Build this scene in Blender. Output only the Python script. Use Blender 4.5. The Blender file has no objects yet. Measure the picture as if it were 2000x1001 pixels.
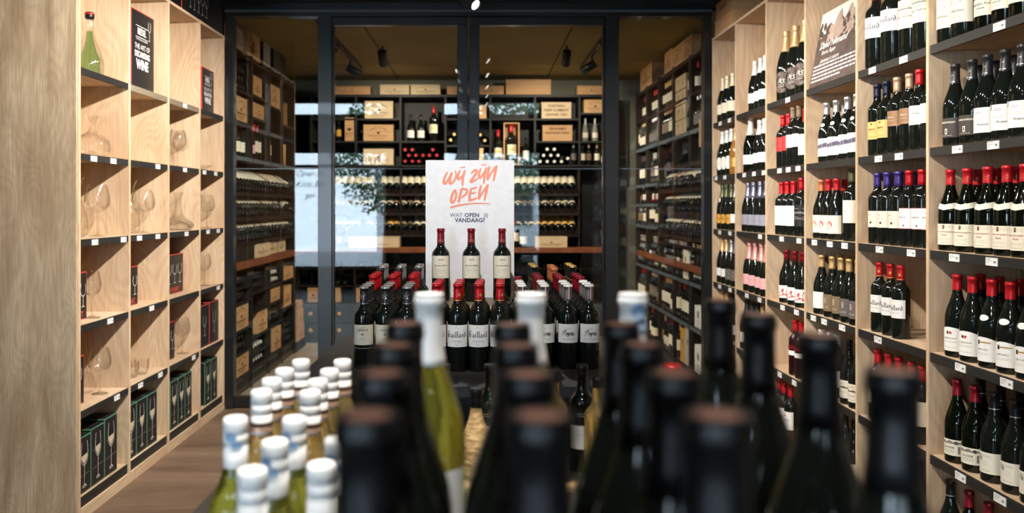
import bpy, bmesh, math, random
from math import sin, cos, pi, radians
from mathutils import Matrix, Vector, noise
random.seed(7)
S = bpy.context.scene
COL = S.collection
F = 1630.0            # focal length in pixels of the 2000 px frame
H = 1.465             # eye height
VX, VY = 943.0, 403.0 # vanishing point

# ------------------------------------------------------------------ camera
cam = bpy.data.cameras.new('camera'); cam_o = bpy.data.objects.new('camera', cam); COL.objects.link(cam_o)
cam.sensor_width = 36.0; cam.sensor_fit = 'HORIZONTAL'
cam.lens = F / 2000 * 36.0
cam.shift_x = (1000 - VX) / 2000.0
cam.shift_y = -(500.5 - VY) / 2000.0
cam_o.location = (0, 0, H); cam_o.rotation_euler = (radians(90), 0, 0)
cam.clip_start = 0.05
cam.dof.use_dof = True; cam.dof.focus_distance = 3.0
cam.dof.aperture_fstop = cam.lens / 9.5
cam.dof.aperture_blades = 0
S.camera = cam_o
S.view_settings.view_transform = 'Standard'
S.view_settings.look = 'None'
S.view_settings.gamma = 1.0
S.view_settings.use_curve_mapping = False
S.view_settings.exposure = 0.36

# ------------------------------------------------------------------ world (overcast daylight outside the shop front)
w = bpy.data.worlds.new('world'); S.world = w; w.use_nodes = True
nt = w.node_tree; nt.nodes.clear()
bg = nt.nodes.new('ShaderNodeBackground'); wo = nt.nodes.new('ShaderNodeOutputWorld')
bg.inputs[0].default_value = (0.70, 0.83, 1.0, 1); bg.inputs[1].default_value = 13.5
nt.links.new(bg.outputs[0], wo.inputs[0])

WARM = (1.0, 0.86, 0.69); NEUT = (1.0, 0.945, 0.875)
def spot(name, loc, target, power, deg, col=WARM, blend=0.6, r=0.035):
    l = bpy.data.lights.new(name, 'SPOT'); l.energy = power; l.spot_size = radians(deg)
    l.spot_blend = blend; l.color = col; l.shadow_soft_size = r
    o = bpy.data.objects.new(name, l); COL.objects.link(o); o.location = loc
    d = Vector(target) - Vector(loc); o.rotation_euler = d.to_track_quat('-Z', 'Y').to_euler()
    return o
LAMPS = []   # (loc, target, power, cone, colour): every one also gets a built lamp body below
def lamp(loc, target, power, deg, col=WARM, blend=.6): LAMPS.append((loc, target, power, deg, col, blend))
# one track hangs over the middle of the aisle; its lamps are turned to either side
for y, ty, pw_ in ((2.9, 4.15, 190), (3.55, 4.75, 165), (4.2, 5.45, 155)):
    lamp((-.20, y, 2.78), (-1.95, ty, 1.35), pw_, 84, NEUT)
for y, ty, pw_ in ((1.7, 2.7, 94), (2.45, 3.4, 96), (3.2, 4.2, 112), (4.0, 5.1, 118), (4.8, 5.75, 70)):
    lamp((.0, y, 2.78), (1.75, ty, 1.35), pw_, 82, NEUT)
# display table and foreground
lamp((-.12, 1.95, 2.78), (-.05, 3.45, 1.15), 130, 42, NEUT)
lamp((.10, 4.5, 2.78), (0, 3.3, 1.0), 45, 50, NEUT)
lamp((-.20, 1.15, 2.78), (-.25, 1.2, 1.0), 135, 50, NEUT)
lamp((.05, .55, 2.78), (.15, .9, 1.0), 85, 60, NEUT)
lamp((.05, .5, 2.78), (1.75, 1.0, 1.35), 80, 84, NEUT)
# extra lamp, added only to brighten the end panel of the left unit
lamp((-.25, 1.4, 2.78), (-2.15, 3.85, 1.3), 75, 56, NEUT)
# the spotlight seen at the top of the picture
lamp((-.085, 5.55, 2.83), (1.7, 3.6, 1.1), 90, 60)
# climate room
for y in (6.7, 8.0):
    lamp((1.0, y - .1, 2.78), (-1.95, y + .9, .9), 125, 75)
    lamp((-1.25, y + .1, 2.78), (1.8, y + .9, 1.0), 150, 75)
lamp((-.9, 7.5, 2.8), (-.9, 9.4, 1.3), 105, 100)
lamp((.75, 7.5, 2.8), (.75, 9.4, 1.3), 105, 100)

for k, (a, b, p, d, c, bl) in enumerate(LAMPS):
    dv = (Vector(b) - Vector(a)).normalized()
    spot('spot_lamp', Vector(a) + dv * .08, b, p, d, c, bl)

# ------------------------------------------------------------------ materials
def mat(name, col=(.8, .8, .8), rough=.5, metal=0, spec=.5, coat=0, trans=0, ior=1.45, emit=None, es=0):
    m = bpy.data.materials.new(name); m.use_nodes = True
    b = m.node_tree.nodes['Principled BSDF']
    b.inputs['Base Color'].default_value = (*col, 1); b.inputs['Roughness'].default_value = rough
    b.inputs['Metallic'].default_value = metal; b.inputs['Specular IOR Level'].default_value = spec
    b.inputs['Coat Weight'].default_value = coat; b.inputs['Transmission Weight'].default_value = trans
    b.inputs['IOR'].default_value = ior
    if emit: b.inputs['Emission Color'].default_value = (*emit, 1); b.inputs['Emission Strength'].default_value = es
    return m
def rgb(r, g, b): # sRGB 0..255 to linear
    f = lambda c: ((c / 255 + .055) / 1.055) ** 2.4 if c > 10 else c / 255 / 12.92
    return (f(r), f(g), f(b))
def wood(name, c1, c2, c3, axis='Z', rough=.55, scale=1.0, bump=.15, rings=True, amp=.09):
    m = mat(name, c1, rough, spec=.3); n = m.node_tree.nodes; L = m.node_tree.links; b = n['Principled BSDF']
    tc = n.new('ShaderNodeTexCoord'); oi = n.new('ShaderNodeObjectInfo')
    ad = n.new('ShaderNodeVectorMath'); ad.operation = 'MULTIPLY_ADD'; ad.inputs[1].default_value = (1, 1, 1)
    cb = n.new('ShaderNodeCombineXYZ'); ml = n.new('ShaderNodeMath'); ml.operation = 'MULTIPLY'; ml.inputs[1].default_value = 17.3
    L.new(oi.outputs['Random'], ml.inputs[0])
    for i in range(3): L.new(ml.outputs[0], cb.inputs[i])
    L.new(tc.outputs['Object'], ad.inputs[0]); L.new(cb.outputs[0], ad.inputs[2])
    def mapped(s_long, s_cross):
        mp = n.new('ShaderNodeMapping'); s = [s_cross * scale] * 3; s['XYZ'.index(axis)] = s_long * scale
        mp.inputs['Scale'].default_value = s; L.new(ad.outputs[0], mp.inputs[0]); return mp
    a = n.new('ShaderNodeTexNoise'); a.inputs['Scale'].default_value = 1; a.inputs['Detail'].default_value = 4
    a.inputs['Distortion'].default_value = .8
    L.new(mapped(.9, 5.5).outputs[0], a.inputs['Vector'])
    # contour lines of a soft noise read as cathedral grain
    r0 = n.new('ShaderNodeTexNoise'); r0.inputs['Scale'].default_value = 1; r0.inputs['Detail'].default_value = 1.2
    L.new(mapped(1.3, 4.2).outputs[0], r0.inputs['Vector'])
    mu = n.new('ShaderNodeMath'); mu.operation = 'MULTIPLY'; mu.inputs[1].default_value = 120
    sn = n.new('ShaderNodeMath'); sn.operation = 'SINE'
    L.new(r0.outputs[0], mu.inputs[0]); L.new(mu.outputs[0], sn.inputs[0])
    f = n.new('ShaderNodeTexNoise'); f.inputs['Scale'].default_value = 1; f.inputs['Detail'].default_value = 3
    L.new(mapped(5, 140).outputs[0], f.inputs['Vector'])
    cr = n.new('ShaderNodeValToRGB'); e = cr.color_ramp.elements
    e[0].position = .30; e[0].color = (*c1, 1); e[1].position = .70; e[1].color = (*c2, 1)
    L.new(a.outputs[0], cr.inputs[0])
    k1 = n.new('ShaderNodeMath'); k1.operation = 'MULTIPLY_ADD'; k1.inputs[1].default_value = amp if rings else .03; k1.inputs[2].default_value = .10
    L.new(sn.outputs[0], k1.inputs[0])
    k2 = n.new('ShaderNodeMath'); k2.operation = 'MULTIPLY_ADD'; k2.inputs[1].default_value = .9; L.new(f.outputs[0], k2.inputs[0])
    L.new(k1.outputs[0], k2.inputs[2])
    k3 = n.new('ShaderNodeMath'); k3.operation = 'SUBTRACT'; k3.inputs[1].default_value = .26; k3.use_clamp = True; L.new(k2.outputs[0], k3.inputs[0])
    mx = n.new('ShaderNodeMixRGB'); L.new(k3.outputs[0], mx.inputs[0]); L.new(cr.outputs[0], mx.inputs[1]); mx.inputs[2].default_value = (*c3, 1)
    # sparse knots
    vo = n.new('ShaderNodeTexVoronoi'); vo.inputs['Scale'].default_value = 1
    L.new(mapped(1.1, 2.6).outputs[0], vo.inputs['Vector'])
    vr = n.new('ShaderNodeValToRGB'); ve = vr.color_ramp.elements; ve[0].position = .03; ve[0].color = (1, 1, 1, 1); ve[1].position = .11; ve[1].color = (0, 0, 0, 1)
    L.new(vo.outputs['Distance'], vr.inputs[0])
    vm = n.new('ShaderNodeMath'); vm.operation = 'MULTIPLY'; vm.inputs[1].default_value = .55; L.new(vr.outputs[0], vm.inputs[0])
    mx2 = n.new('ShaderNodeMixRGB'); L.new(vm.outputs[0], mx2.inputs[0]); L.new(mx.outputs[0], mx2.inputs[1]); mx2.inputs[2].default_value = (*[c * .6 for c in c3], 1)
    L.new(mx2.outputs[0], b.inputs['Base Color'])
    if bump:
        bp = n.new('ShaderNodeBump'); bp.inputs['Strength'].default_value = bump; bp.inputs['Distance'].default_value = .002
        L.new(f.outputs[0], bp.inputs['Height']); L.new(bp.outputs[0], b.inputs['Normal'])
    return m
def noisy(name, c1, c2, rough=.5, scale=8, metal=0, spec=.5, stretch=(1, 1, 1), bump=0):
    m = mat(name, c1, rough, metal, spec); n = m.node_tree.nodes; L = m.node_tree.links; b = n['Principled BSDF']
    tc = n.new('ShaderNodeTexCoord'); mp = n.new('ShaderNodeMapping'); mp.inputs['Scale'].default_value = stretch
    a = n.new('ShaderNodeTexNoise'); a.inputs['Scale'].default_value = scale; a.inputs['Detail'].default_value = 6
    cr = n.new('ShaderNodeValToRGB'); e = cr.color_ramp.elements
    e[0].position = .35; e[0].color = (*c1, 1); e[1].position = .68; e[1].color = (*c2, 1)
    L.new(tc.outputs['Object'], mp.inputs[0]); L.new(mp.outputs[0], a.inputs['Vector']); L.new(a.outputs[0], cr.inputs[0])
    L.new(cr.outputs[0], b.inputs['Base Color'])
    if bump:
        bp = n.new('ShaderNodeBump'); bp.inputs['Strength'].default_value = bump; bp.inputs['Distance'].default_value = .004
        L.new(a.outputs[0], bp.inputs['Height']); L.new(bp.outputs[0], b.inputs['Normal'])
    return m
def thin_glass(name, col, edge, base=.05, power=4.0, rough=0.0, edgepow=3.0):
    m = bpy.data.materials.new(name); m.use_nodes = True; n = m.node_tree.nodes; L = m.node_tree.links; n.clear()
    out = n.new('ShaderNodeOutputMaterial'); tr = n.new('ShaderNodeBsdfTransparent'); gl = n.new('ShaderNodeBsdfGlossy')
    gl.inputs['Roughness'].default_value = rough; gl.inputs['Color'].default_value = (1, 1, 1, 1)
    lw = n.new('ShaderNodeLayerWeight'); lw.inputs[0].default_value = .5
    p = n.new('ShaderNodeMath'); p.operation = 'POWER'; p.inputs[1].default_value = power; L.new(lw.outputs['Facing'], p.inputs[0])
    q = n.new('ShaderNodeMath'); q.operation = 'MULTIPLY_ADD'; q.inputs[1].default_value = .8; q.inputs[2].default_value = base; q.use_clamp = True
    L.new(p.outputs[0], q.inputs[0])
    p2 = n.new('ShaderNodeMath'); p2.operation = 'POWER'; p2.inputs[1].default_value = edgepow; L.new(lw.outputs['Facing'], p2.inputs[0])
    mc = n.new('ShaderNodeMixRGB'); L.new(p2.outputs[0], mc.inputs[0]); mc.inputs[1].default_value = (*col, 1); mc.inputs[2].default_value = (*edge, 1)
    L.new(mc.outputs[0], tr.inputs[0])
    mx = n.new('ShaderNodeMixShader'); L.new(q.outputs[0], mx.inputs[0]); L.new(tr.outputs[0], mx.inputs[1]); L.new(gl.outputs[0], mx.inputs[2])
    L.new(mx.outputs[0], out.inputs[0]); return m

M = {}
oc = (rgb(203, 172, 138), rgb(226, 202, 170), rgb(156, 122, 92))
for ax in 'XYZ': M['oak' + ax] = wood('oak_' + ax.lower(), *oc, axis=ax)
M['panel'] = wood('oak_end_panel', rgb(166, 138, 106), rgb(214, 190, 156), rgb(106, 82, 60), axis='Z', scale=1.5, amp=.05)
M['strip'] = wood('charcoal_strip', rgb(38, 36, 34), rgb(52, 50, 46), rgb(24, 23, 22), axis='Y', rings=False)
M['greystrip'] = wood('grey_wood_strip', rgb(128, 116, 96), rgb(150, 138, 116), rgb(82, 72, 58), axis='Y', rings=False)
M['oldoak'] = wood('counter_wood', rgb(122, 68, 44), rgb(148, 88, 58), rgb(70, 38, 26), axis='Y', rings=False)
M['pine'] = wood('crate_pine', rgb(196, 150, 104), rgb(214, 172, 124), rgb(150, 104, 66), axis='Y', rings=False)
M['pineX'] = wood('crate_pine_cross', rgb(192, 148, 104), rgb(210, 170, 124), rgb(146, 102, 66), axis='X', rings=False)
M['paleX'] = wood('crate_pale', rgb(206, 182, 146), rgb(220, 200, 166), rgb(170, 140, 104), axis='X', rings=False)
M['goldwood'] = wood('riser_pine', rgb(214, 178, 108), rgb(228, 198, 134), rgb(176, 134, 72), axis='X', rings=False)
M['brand'] = mat('burnt_brand', rgb(74, 44, 26), .8)
M['black'] = noisy('black_shelving', rgb(15, 15, 15), rgb(23, 23, 22), .5, 6, spec=.35)
M['blackwood'] = noisy('dark_brown_board', rgb(26, 18, 14), rgb(38, 27, 21), .6, 6, spec=.3)
M['metal'] = mat('black_powder_metal', rgb(24, 27, 28), .32, 0, .6, coat=.3)
M['shelfedge'] = mat('grey_blue_shelf_edge', rgb(84, 96, 104), .4, 0, .5)
M['table'] = noisy('dark_table', rgb(52, 50, 46), rgb(66, 63, 58), .42, 9, spec=.5, bump=.05)
M['floor'] = wood('floor_vinyl', rgb(104, 82, 66), rgb(148, 122, 100), rgb(70, 54, 42), axis='X', scale=.8, rings=False, rough=.45)
M['stone'] = noisy('climate_floor', rgb(150, 138, 120), rgb(172, 160, 142), .5, 2.5)
M['olive'] = noisy('olive_ceiling', rgb(160, 138, 80), rgb(176, 152, 92), .7, 1.6, spec=.3)
M['ceil'] = noisy('black_ceiling', rgb(20, 20, 20), rgb(27, 27, 26), .8, 2)
M['greywall'] = noisy('grey_wall', rgb(112, 112, 98), rgb(126, 126, 110), .8, 2)
M['darkwall'] = noisy('dark_wall', rgb(34, 34, 33), rgb(44, 43, 41), .8, 2)
M['bluewall'] = noisy('slate_cabinet', rgb(58, 68, 76), rgb(74, 84, 92), .45, 3)
M['tag'] = mat('tag_white', rgb(232, 230, 226), .45)
M['ink'] = mat('ink_black', rgb(38, 36, 36), .7)
M['inkgrey'] = mat('ink_grey', rgb(128, 122, 112), .7)
M['inkfaint'] = mat('ink_faint', rgb(176, 170, 158), .7)
M['white'] = mat('label_white', rgb(232, 229, 222), .55)
M['cream'] = mat('label_cream', rgb(226, 215, 190), .55)
M['ivory'] = mat('label_ivory', rgb(222, 214, 194), .55)
M['yellow'] = mat('label_yellow', rgb(224, 180, 108), .55)
M['bronze'] = mat('label_bronze', rgb(146, 110, 78), .5, .2)
M['orangeyellow'] = mat('label_amber', rgb(206, 150, 60), .5)
M['brownlab'] = mat('label_brown', rgb(122, 100, 78), .55)
M['greylab'] = mat('label_grey', rgb(98, 90, 86), .55)
M['darklab'] = mat('label_dark', rgb(62, 54, 48), .55)
M['blacklab'] = mat('label_black', rgb(26, 25, 26), .5)
M['lilac'] = mat('label_lilac_grey', rgb(150, 146, 160), .5)
M['pinklab'] = mat('label_pink', rgb(226, 172, 172), .5)
M['purple'] = mat('ink_purple', rgb(78, 70, 96), .5)
M['red'] = mat('capsule_red', rgb(184, 26, 34), .32, .25, .6)
M['wine'] = mat('capsule_dark_red', rgb(128, 20, 34), .32, .3, .6)
M['redlab'] = mat('label_red', rgb(196, 44, 44), .5)
M['inkred'] = mat('ink_red', rgb(170, 40, 44), .6)
M['orange'] = mat('capsule_copper', rgb(206, 120, 76), .35, .4)
M['salmon'] = mat('sign_salmon', rgb(236, 146, 118), .6)
M['navyink'] = mat('sign_slate_ink', rgb(66, 80, 98), .6)
M['navy'] = mat('capsule_navy', rgb(30, 34, 52), .3, .4)
M['violet'] = mat('capsule_violet', rgb(70, 56, 124), .32, .4)
M['tan'] = mat('capsule_tan', rgb(188, 152, 124), .35, .3)
M['gold'] = mat('capsule_gold', rgb(206, 170, 116), .38, .45)
M['goldpaint'] = mat('gold_print', rgb(222, 180, 98), .35, .6)
M['brass'] = mat('brass', rgb(190, 170, 130), .35, .8)
M['silver'] = mat('capsule_silver', rgb(190, 190, 190), .28, .7)
M['steel'] = mat('foil_lilac_silver', rgb(150, 150, 170), .3, .7)
M['pinkfoil'] = mat('foil_pink', rgb(226, 160, 150), .35, .4)
M['creamfoil'] = mat('foil_cream', rgb(222, 206, 176), .4, .25)
M['goldfoil'] = mat('foil_gold', rgb(214, 176, 124), .36, .5)
M['whitefoil'] = mat('foil_white', rgb(226, 222, 214), .38, .2)
M['charcoal'] = mat('capsule_charcoal', rgb(46, 46, 46), .35, .3)
M['capblack'] = mat('capsule_black', rgb(20, 21, 23), .35, .2, .5)
M['graycap'] = mat('capsule_grey', rgb(110, 104, 100), .38, .2)
M['olivecap'] = mat('capsule_olive', rgb(92, 92, 66), .35, .4)
M['whitecap'] = mat('screwcap_white', rgb(236, 233, 228), .35, .0, .5)
M['paleblue'] = mat('cap_pale_blue', rgb(128, 158, 186), .4)
M['capglow'] = mat('cap_top_glow', rgb(128, 92, 78), .35, .4)  # rosy glow on the black cap tops, painted in as a centre disc
M['glassdark'] = mat('bottle_glass_black', (.006, .008, .006), .06, 0, .5, coat=.0)
M['glassgreen'] = mat('bottle_glass_green', (.0025, .004, .002), .05, 0, .55)
M['glassplum'] = mat('bottle_glass_plum', (.02, .005, .006), .05, 0, .55)
M['glassamber'] = mat('bottle_glass_amber', (.42, .18, .03), .06, 0, .6, trans=.3)
M['glassclear'] = mat('bottle_glass_grey', rgb(148, 148, 136), .06, 0, .6, trans=.3)
M['winegreen'] = mat('white_wine_green', rgb(178, 178, 70), .03, 0, .5, trans=.85, ior=1.36)
M['winegold'] = mat('white_wine_gold', rgb(238, 206, 130), .03, 0, .5, trans=.85, ior=1.36)
M['pane'] = thin_glass('pane_glass', (.93, .95, .94), (.85, .9, .88), base=.037, power=4)
M['shopglass'] = thin_glass('shop_window_glass', (.95, .97, .97), (.85, .9, .88), base=.03, power=4)
M['crystal'] = thin_glass('crystal', (.98, .975, .965), (.40, .31, .24), base=.075, power=2.0, edgepow=3.0, rough=.03)
M['crystalgreen'] = thin_glass('green_crystal', (.62, .82, .58), (.14, .42, .16), base=.05, power=2.6)
M['carton'] = mat('carton_black', rgb(26, 26, 27), .45)
M['cartonred'] = mat('carton_red', rgb(206, 60, 52), .5)
M['cartongreen'] = mat('carton_green', rgb(78, 128, 96), .5)
M['signwhite'] = noisy('sign_card_white', rgb(226, 226, 228), rgb(234, 234, 236), .6, 30)
M['wicker'] = noisy('straw_wrap', rgb(150, 116, 72), rgb(206, 176, 122), .7, 60, stretch=(1, 1, 3), bump=.6)
M['cork'] = noisy('cork', rgb(190, 150, 100), rgb(210, 174, 124), .8, 60)
M['glow'] = mat('lamp_glow', (1, 1, 1), .5, emit=(1, .95, .88), es=9)
M['leaf'] = noisy('leaf_green', rgb(48, 84, 52), rgb(96, 134, 84), .6, 3)
M['bark'] = noisy('bark', rgb(60, 48, 38), rgb(88, 72, 58), .8, 12)
M['pave'] = noisy('pavement', rgb(150, 152, 154), rgb(176, 178, 180), .8, 3)
M['render'] = noisy('white_render', rgb(220, 224, 228), rgb(232, 234, 238), .8, 3)
M['carred'] = mat('car_red', rgb(190, 30, 40), .25, .1, .6)
M['tyre'] = mat('rubber', rgb(24, 24, 25), .7)
M['posterdark'] = noisy('poster_dark_brown', rgb(60, 48, 44), rgb(88, 72, 66), .5, 14)
M['posterpale'] = noisy('poster_pale_sky', rgb(214, 204, 194), rgb(226, 218, 208), .5, 3)
M['postermid'] = noisy('poster_hill', rgb(150, 128, 116), rgb(176, 154, 140), .5, 16)
M['posterwhite'] = mat('poster_white_print', rgb(236, 230, 224), .5)

# ------------------------------------------------------------------ mesh helpers
class MB:
    def __init__(s): s.v = []; s.f = []; s.m = []; s.mats = []; s.sm = []
    def mi(s, m):
        m = M[m] if isinstance(m, str) else m
        if m not in s.mats: s.mats.append(m)
        return s.mats.index(m)
    def add(s, vs, fs, m, smooth=False):
        b = len(s.v); s.v += [tuple(v) for v in vs]; i = s.mi(m)
        for f in fs: s.f.append(tuple(b + k for k in f)); s.m.append(i); s.sm.append(smooth)
        return s
    def box(s, x0, x1, y0, y1, z0, z1, m, bev=0.0, mx=None):
        if x0 > x1: x0, x1 = x1, x0
        if y0 > y1: y0, y1 = y1, y0
        if bev <= 0:
            vs = [(x, y, z) for x in (x0, x1) for y in (y0, y1) for z in (z0, z1)]
            fs = [(0, 1, 3, 2), (4, 6, 7, 5), (0, 4, 5, 1), (2, 3, 7, 6), (0, 2, 6, 4), (1, 5, 7, 3)]
        else:
            bm = bmesh.new(); bmesh.ops.create_cube(bm, size=1)
            for v in bm.verts: v.co = ((x0 + x1) / 2 + v.co.x * (x1 - x0), (y0 + y1) / 2 + v.co.y * (y1 - y0), (z0 + z1) / 2 + v.co.z * (z1 - z0))
            bmesh.ops.bevel(bm, geom=bm.edges[:], offset=bev, segments=1, affect='EDGES')
            bm.verts.index_update(); vs = [tuple(v.co) for v in bm.verts]; fs = [tuple(v.index for v in f.verts) for f in bm.faces]; bm.free()
        if mx is not None: vs = [tuple(mx @ Vector(v)) for v in vs]
        return s.add(vs, fs, m)
    def lathe(s, prof, m, seg=24, mx=None, smooth=True, cx=0, cy=0):
        vs = []; fs = []; idx = []
        for r, z in prof:
            if r < 1e-6: idx.append([len(vs)]); vs.append((cx, cy, z))
            else:
                idx.append(list(range(len(vs), len(vs) + seg)))
                vs += [(cx + r * cos(2 * pi * k / seg), cy + r * sin(2 * pi * k / seg), z) for k in range(seg)]
        for a, b in zip(idx, idx[1:]):
            for k in range(seg):
                k2 = (k + 1) % seg
                if len(a) == 1 and len(b) == 1: continue
                if len(a) == 1: fs.append((a[0], b[k2], b[k]))
                elif len(b) == 1: fs.append((a[k], a[k2], b[0]))
                else: fs.append((a[k], a[k2], b[k2], b[k]))
        if mx is not None: vs = [tuple(mx @ Vector(v)) for v in vs]
        return s.add(vs, fs, m, smooth)
    def tube(s, pts, r, m, seg=8, taper=None):
        pts = [Vector(p) for p in pts]; vs = []; fs = []
        for i, p in enumerate(pts):
            d = (pts[min(i + 1, len(pts) - 1)] - pts[max(i - 1, 0)]).normalized()
            u = d.orthogonal().normalized() if i == 0 else (u - d * u.dot(d)).normalized()
            v = d.cross(u); rr = r if taper is None else r * taper[i]
            vs += [tuple(p + (u * cos(2 * pi * k / seg) + v * sin(2 * pi * k / seg)) * rr) for k in range(seg)]
        for i in range(len(pts) - 1):
            for k in range(seg):
                k2 = (k + 1) % seg; fs.append((i * seg + k, i * seg + k2, (i + 1) * seg + k2, (i + 1) * seg + k))
        fs.append(tuple(range(seg))[::-1]); fs.append(tuple((len(pts) - 1) * seg + k for k in range(seg)))
        return s.add(vs, fs, m, True)
    def mesh(s, name):
        me = bpy.data.meshes.new(name); me.from_pydata(s.v, [], s.f)
        for m in s.mats: me.materials.append(m)
        me.polygons.foreach_set('material_index', s.m); me.polygons.foreach_set('use_smooth', s.sm)
        me.update(); return me
    def obj(s, name, parent=None, label=None): return link(name, s.mesh(name), parent, label)
def link(name, me, parent=None, label=None):
    o = bpy.data.objects.new(name, me); COL.objects.link(o)
    if parent is not None: o.parent = parent
    if label: o['label'] = label
    return o
def tag(o, label, cat, group=None):
    o['label'] = label; o['category'] = cat
    if group: o['group'] = group
    return o
def thing(name, label, cat, loc=(0, 0, 0), rz=0, group=None):
    o = bpy.data.objects.new(name, None); COL.objects.link(o); o.location = loc; o.rotation_euler = (0, 0, rz)
    o.empty_display_size = .05
    return tag(o, label, cat, group)
def structure(o): o['kind'] = 'structure'; return o
ORD = ['first', 'second', 'third', 'fourth', 'fifth', 'sixth', 'seventh', 'eighth', 'ninth', 'tenth', 'eleventh', 'twelfth'] + \
      ['thirteenth', 'fourteenth', 'fifteenth', 'sixteenth', 'seventeenth', 'eighteenth', 'nineteenth', 'twentieth'] + \
      ['twenty-' + k for k in ('first', 'second', 'third', 'fourth', 'fifth', 'sixth', 'seventh', 'eighth', 'ninth')] + ['thirtieth'] + \
      ['thirty-' + k for k in ('first', 'second', 'third', 'fourth', 'fifth', 'sixth', 'seventh', 'eighth', 'ninth')] + ['fortieth']
LEVEL = ['top', 'second', 'third', 'fourth', 'fifth', 'bottom']

_tc = {}
def text2d(body, size, offset=0.0, shear=0.0, spacing=1.0, sx=1.0):
    k = (body, size, offset, shear, spacing, sx)
    if k in _tc: return _tc[k]
    c = bpy.data.curves.new('t', 'FONT'); c.body = body; c.size = size; c.offset = offset; c.shear = shear
    c.space_character = spacing; c.resolution_u = 2; c.align_x = 'CENTER'; c.align_y = 'CENTER'
    o = bpy.data.objects.new('t', c); COL.objects.link(o)
    me = bpy.data.meshes.new_from_object(o.evaluated_get(bpy.context.evaluated_depsgraph_get()))
    vs = [(v.co.x * sx, v.co.y) for v in me.vertices]; fs = [tuple(p.vertices) for p in me.polygons]
    bpy.data.objects.remove(o); bpy.data.curves.remove(c); bpy.data.meshes.remove(me)
    _tc[k] = (vs, fs); return vs, fs
def nib(polys, w, ang=40, thick=.35):
    """strokes drawn with a broad nib held at a fixed angle; returns 2-D faces"""
    vs = []; fs = []; a = radians(ang)
    n = Vector((cos(a), sin(a))) * w / 2; t = Vector((-sin(a), cos(a))) * w / 2 * thick
    for pl in polys:
        for p, q in zip(pl, pl[1:]):
            p = Vector(p); q = Vector(q); b = len(vs)
            pts = [p + n + t, p + n - t, p - n - t, p - n + t, q + n + t, q + n - t, q - n - t, q - n + t]
            # convex hull of both nib rectangles
            pts2 = sorted({(round(v.x, 6), round(v.y, 6)) for v in pts})
            def half(ps):
                h = []
                for c in ps:
                    while len(h) > 1 and (h[-1][0] - h[-2][0]) * (c[1] - h[-2][1]) - (h[-1][1] - h[-2][1]) * (c[0] - h[-2][0]) <= 0: h.pop()
                    h.append(c)
                return h
            hull = half(pts2)[:-1] + half(pts2[::-1])[:-1]
            vs += hull; fs.append(tuple(range(b, b + len(hull))))
    return vs, fs
def brush(polys, w):
    vs = []; fs = []
    for pl in polys:
        N = []   # catmull-rom smoothing
        P = [Vector(p[:2]) for p in pl]; W = [p[2] if len(p) > 2 else 1 for p in pl]
        if len(P) == 2: N = [(P[0], W[0]), (P[1], W[1])]
        else:
            for i in range(len(P) - 1):
                a, b, c, d = P[max(i - 1, 0)], P[i], P[i + 1], P[min(i + 2, len(P) - 1)]
                for k in range(6):
                    t = k / 6
                    N.append((.5 * (2 * b + (c - a) * t + (2 * a - 5 * b + 4 * c - d) * t * t + (3 * b - a - 3 * c + d) * t ** 3), W[i] + (W[i + 1] - W[i]) * t))
            N.append((P[-1], W[-1]))
        b = len(vs)
        for i, (p, ww) in enumerate(N):
            d = (N[min(i + 1, len(N) - 1)][0] - N[max(i - 1, 0)][0]); d = d.normalized() if d.length else Vector((1, 0))
            n = Vector((-d.y, d.x)) * w * ww / 2; vs += [tuple(p + n), tuple(p - n)]
        for i in range(len(N) - 1): fs.append((b + 2 * i, b + 2 * i + 1, b + 2 * i + 3, b + 2 * i + 2))
        for e, (p, ww) in ((0, N[0]), (1, N[-1])):
            b = len(vs); vs += [(p.x + w * ww / 2 * cos(k * pi / 4), p.y + w * ww / 2 * sin(k * pi / 4)) for k in range(8)]; fs.append(tuple(range(b, b + 8)))
    return vs, fs
# blackletter name (units: x-height 1)
def blackletter():
    out = []; x = 0
    def put(pl, adv):
        nonlocal x
        for p in pl: out.append([(x + a, b) for a, b in p])
        x += adv
    put([[(1.1, 1.75), (.55, 1.95), (.1, 1.4), (.1, .4), (.5, -.05), (1.0, .1)], [(.45, 1.7), (.45, .3)], [(1.0, .1), (1.05, .9), (.75, 1.05)], [(1.05, .9), (1.3, 1.0)]], 1.75)
    a = [[(.0, .8), (.3, 1.0), (.55, .8), (.55, .15), (.75, 0)], [(.5, .5), (.1, .3), (.15, .05), (.5, .15)]]
    i = [[(0, .85), (.2, 1.0), (.2, .1), (.4, 0)], [(.15, 1.4), (.25, 1.5)]]
    l = [[(0, 1.8), (.2, 1.9), (.2, .1), (.4, 0)]]
    r = [[(0, .85), (.2, 1.0), (.2, 0)], [(.25, .8), (.5, 1.0), (.65, .85)]]
    d = [[(.5, 1.0), (.1, .75), (.1, .2), (.35, 0), (.7, .25), (.7, 1.0), (.3, 1.8)]]
    put(a, .95); put(i, .6); put(l, .58); put(l, .58); put(a, .95); put(r, .78); put(d, .95)
    return out, x
BL, BLW = blackletter()
def bl2d(h, w=None):
    s = h / 1.9; pl = [[((a - BLW / 2) * s, (b - .95) * s) for a, b in p] for p in BL]
    return nib(pl, .24 * s, 38, .3)
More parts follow.
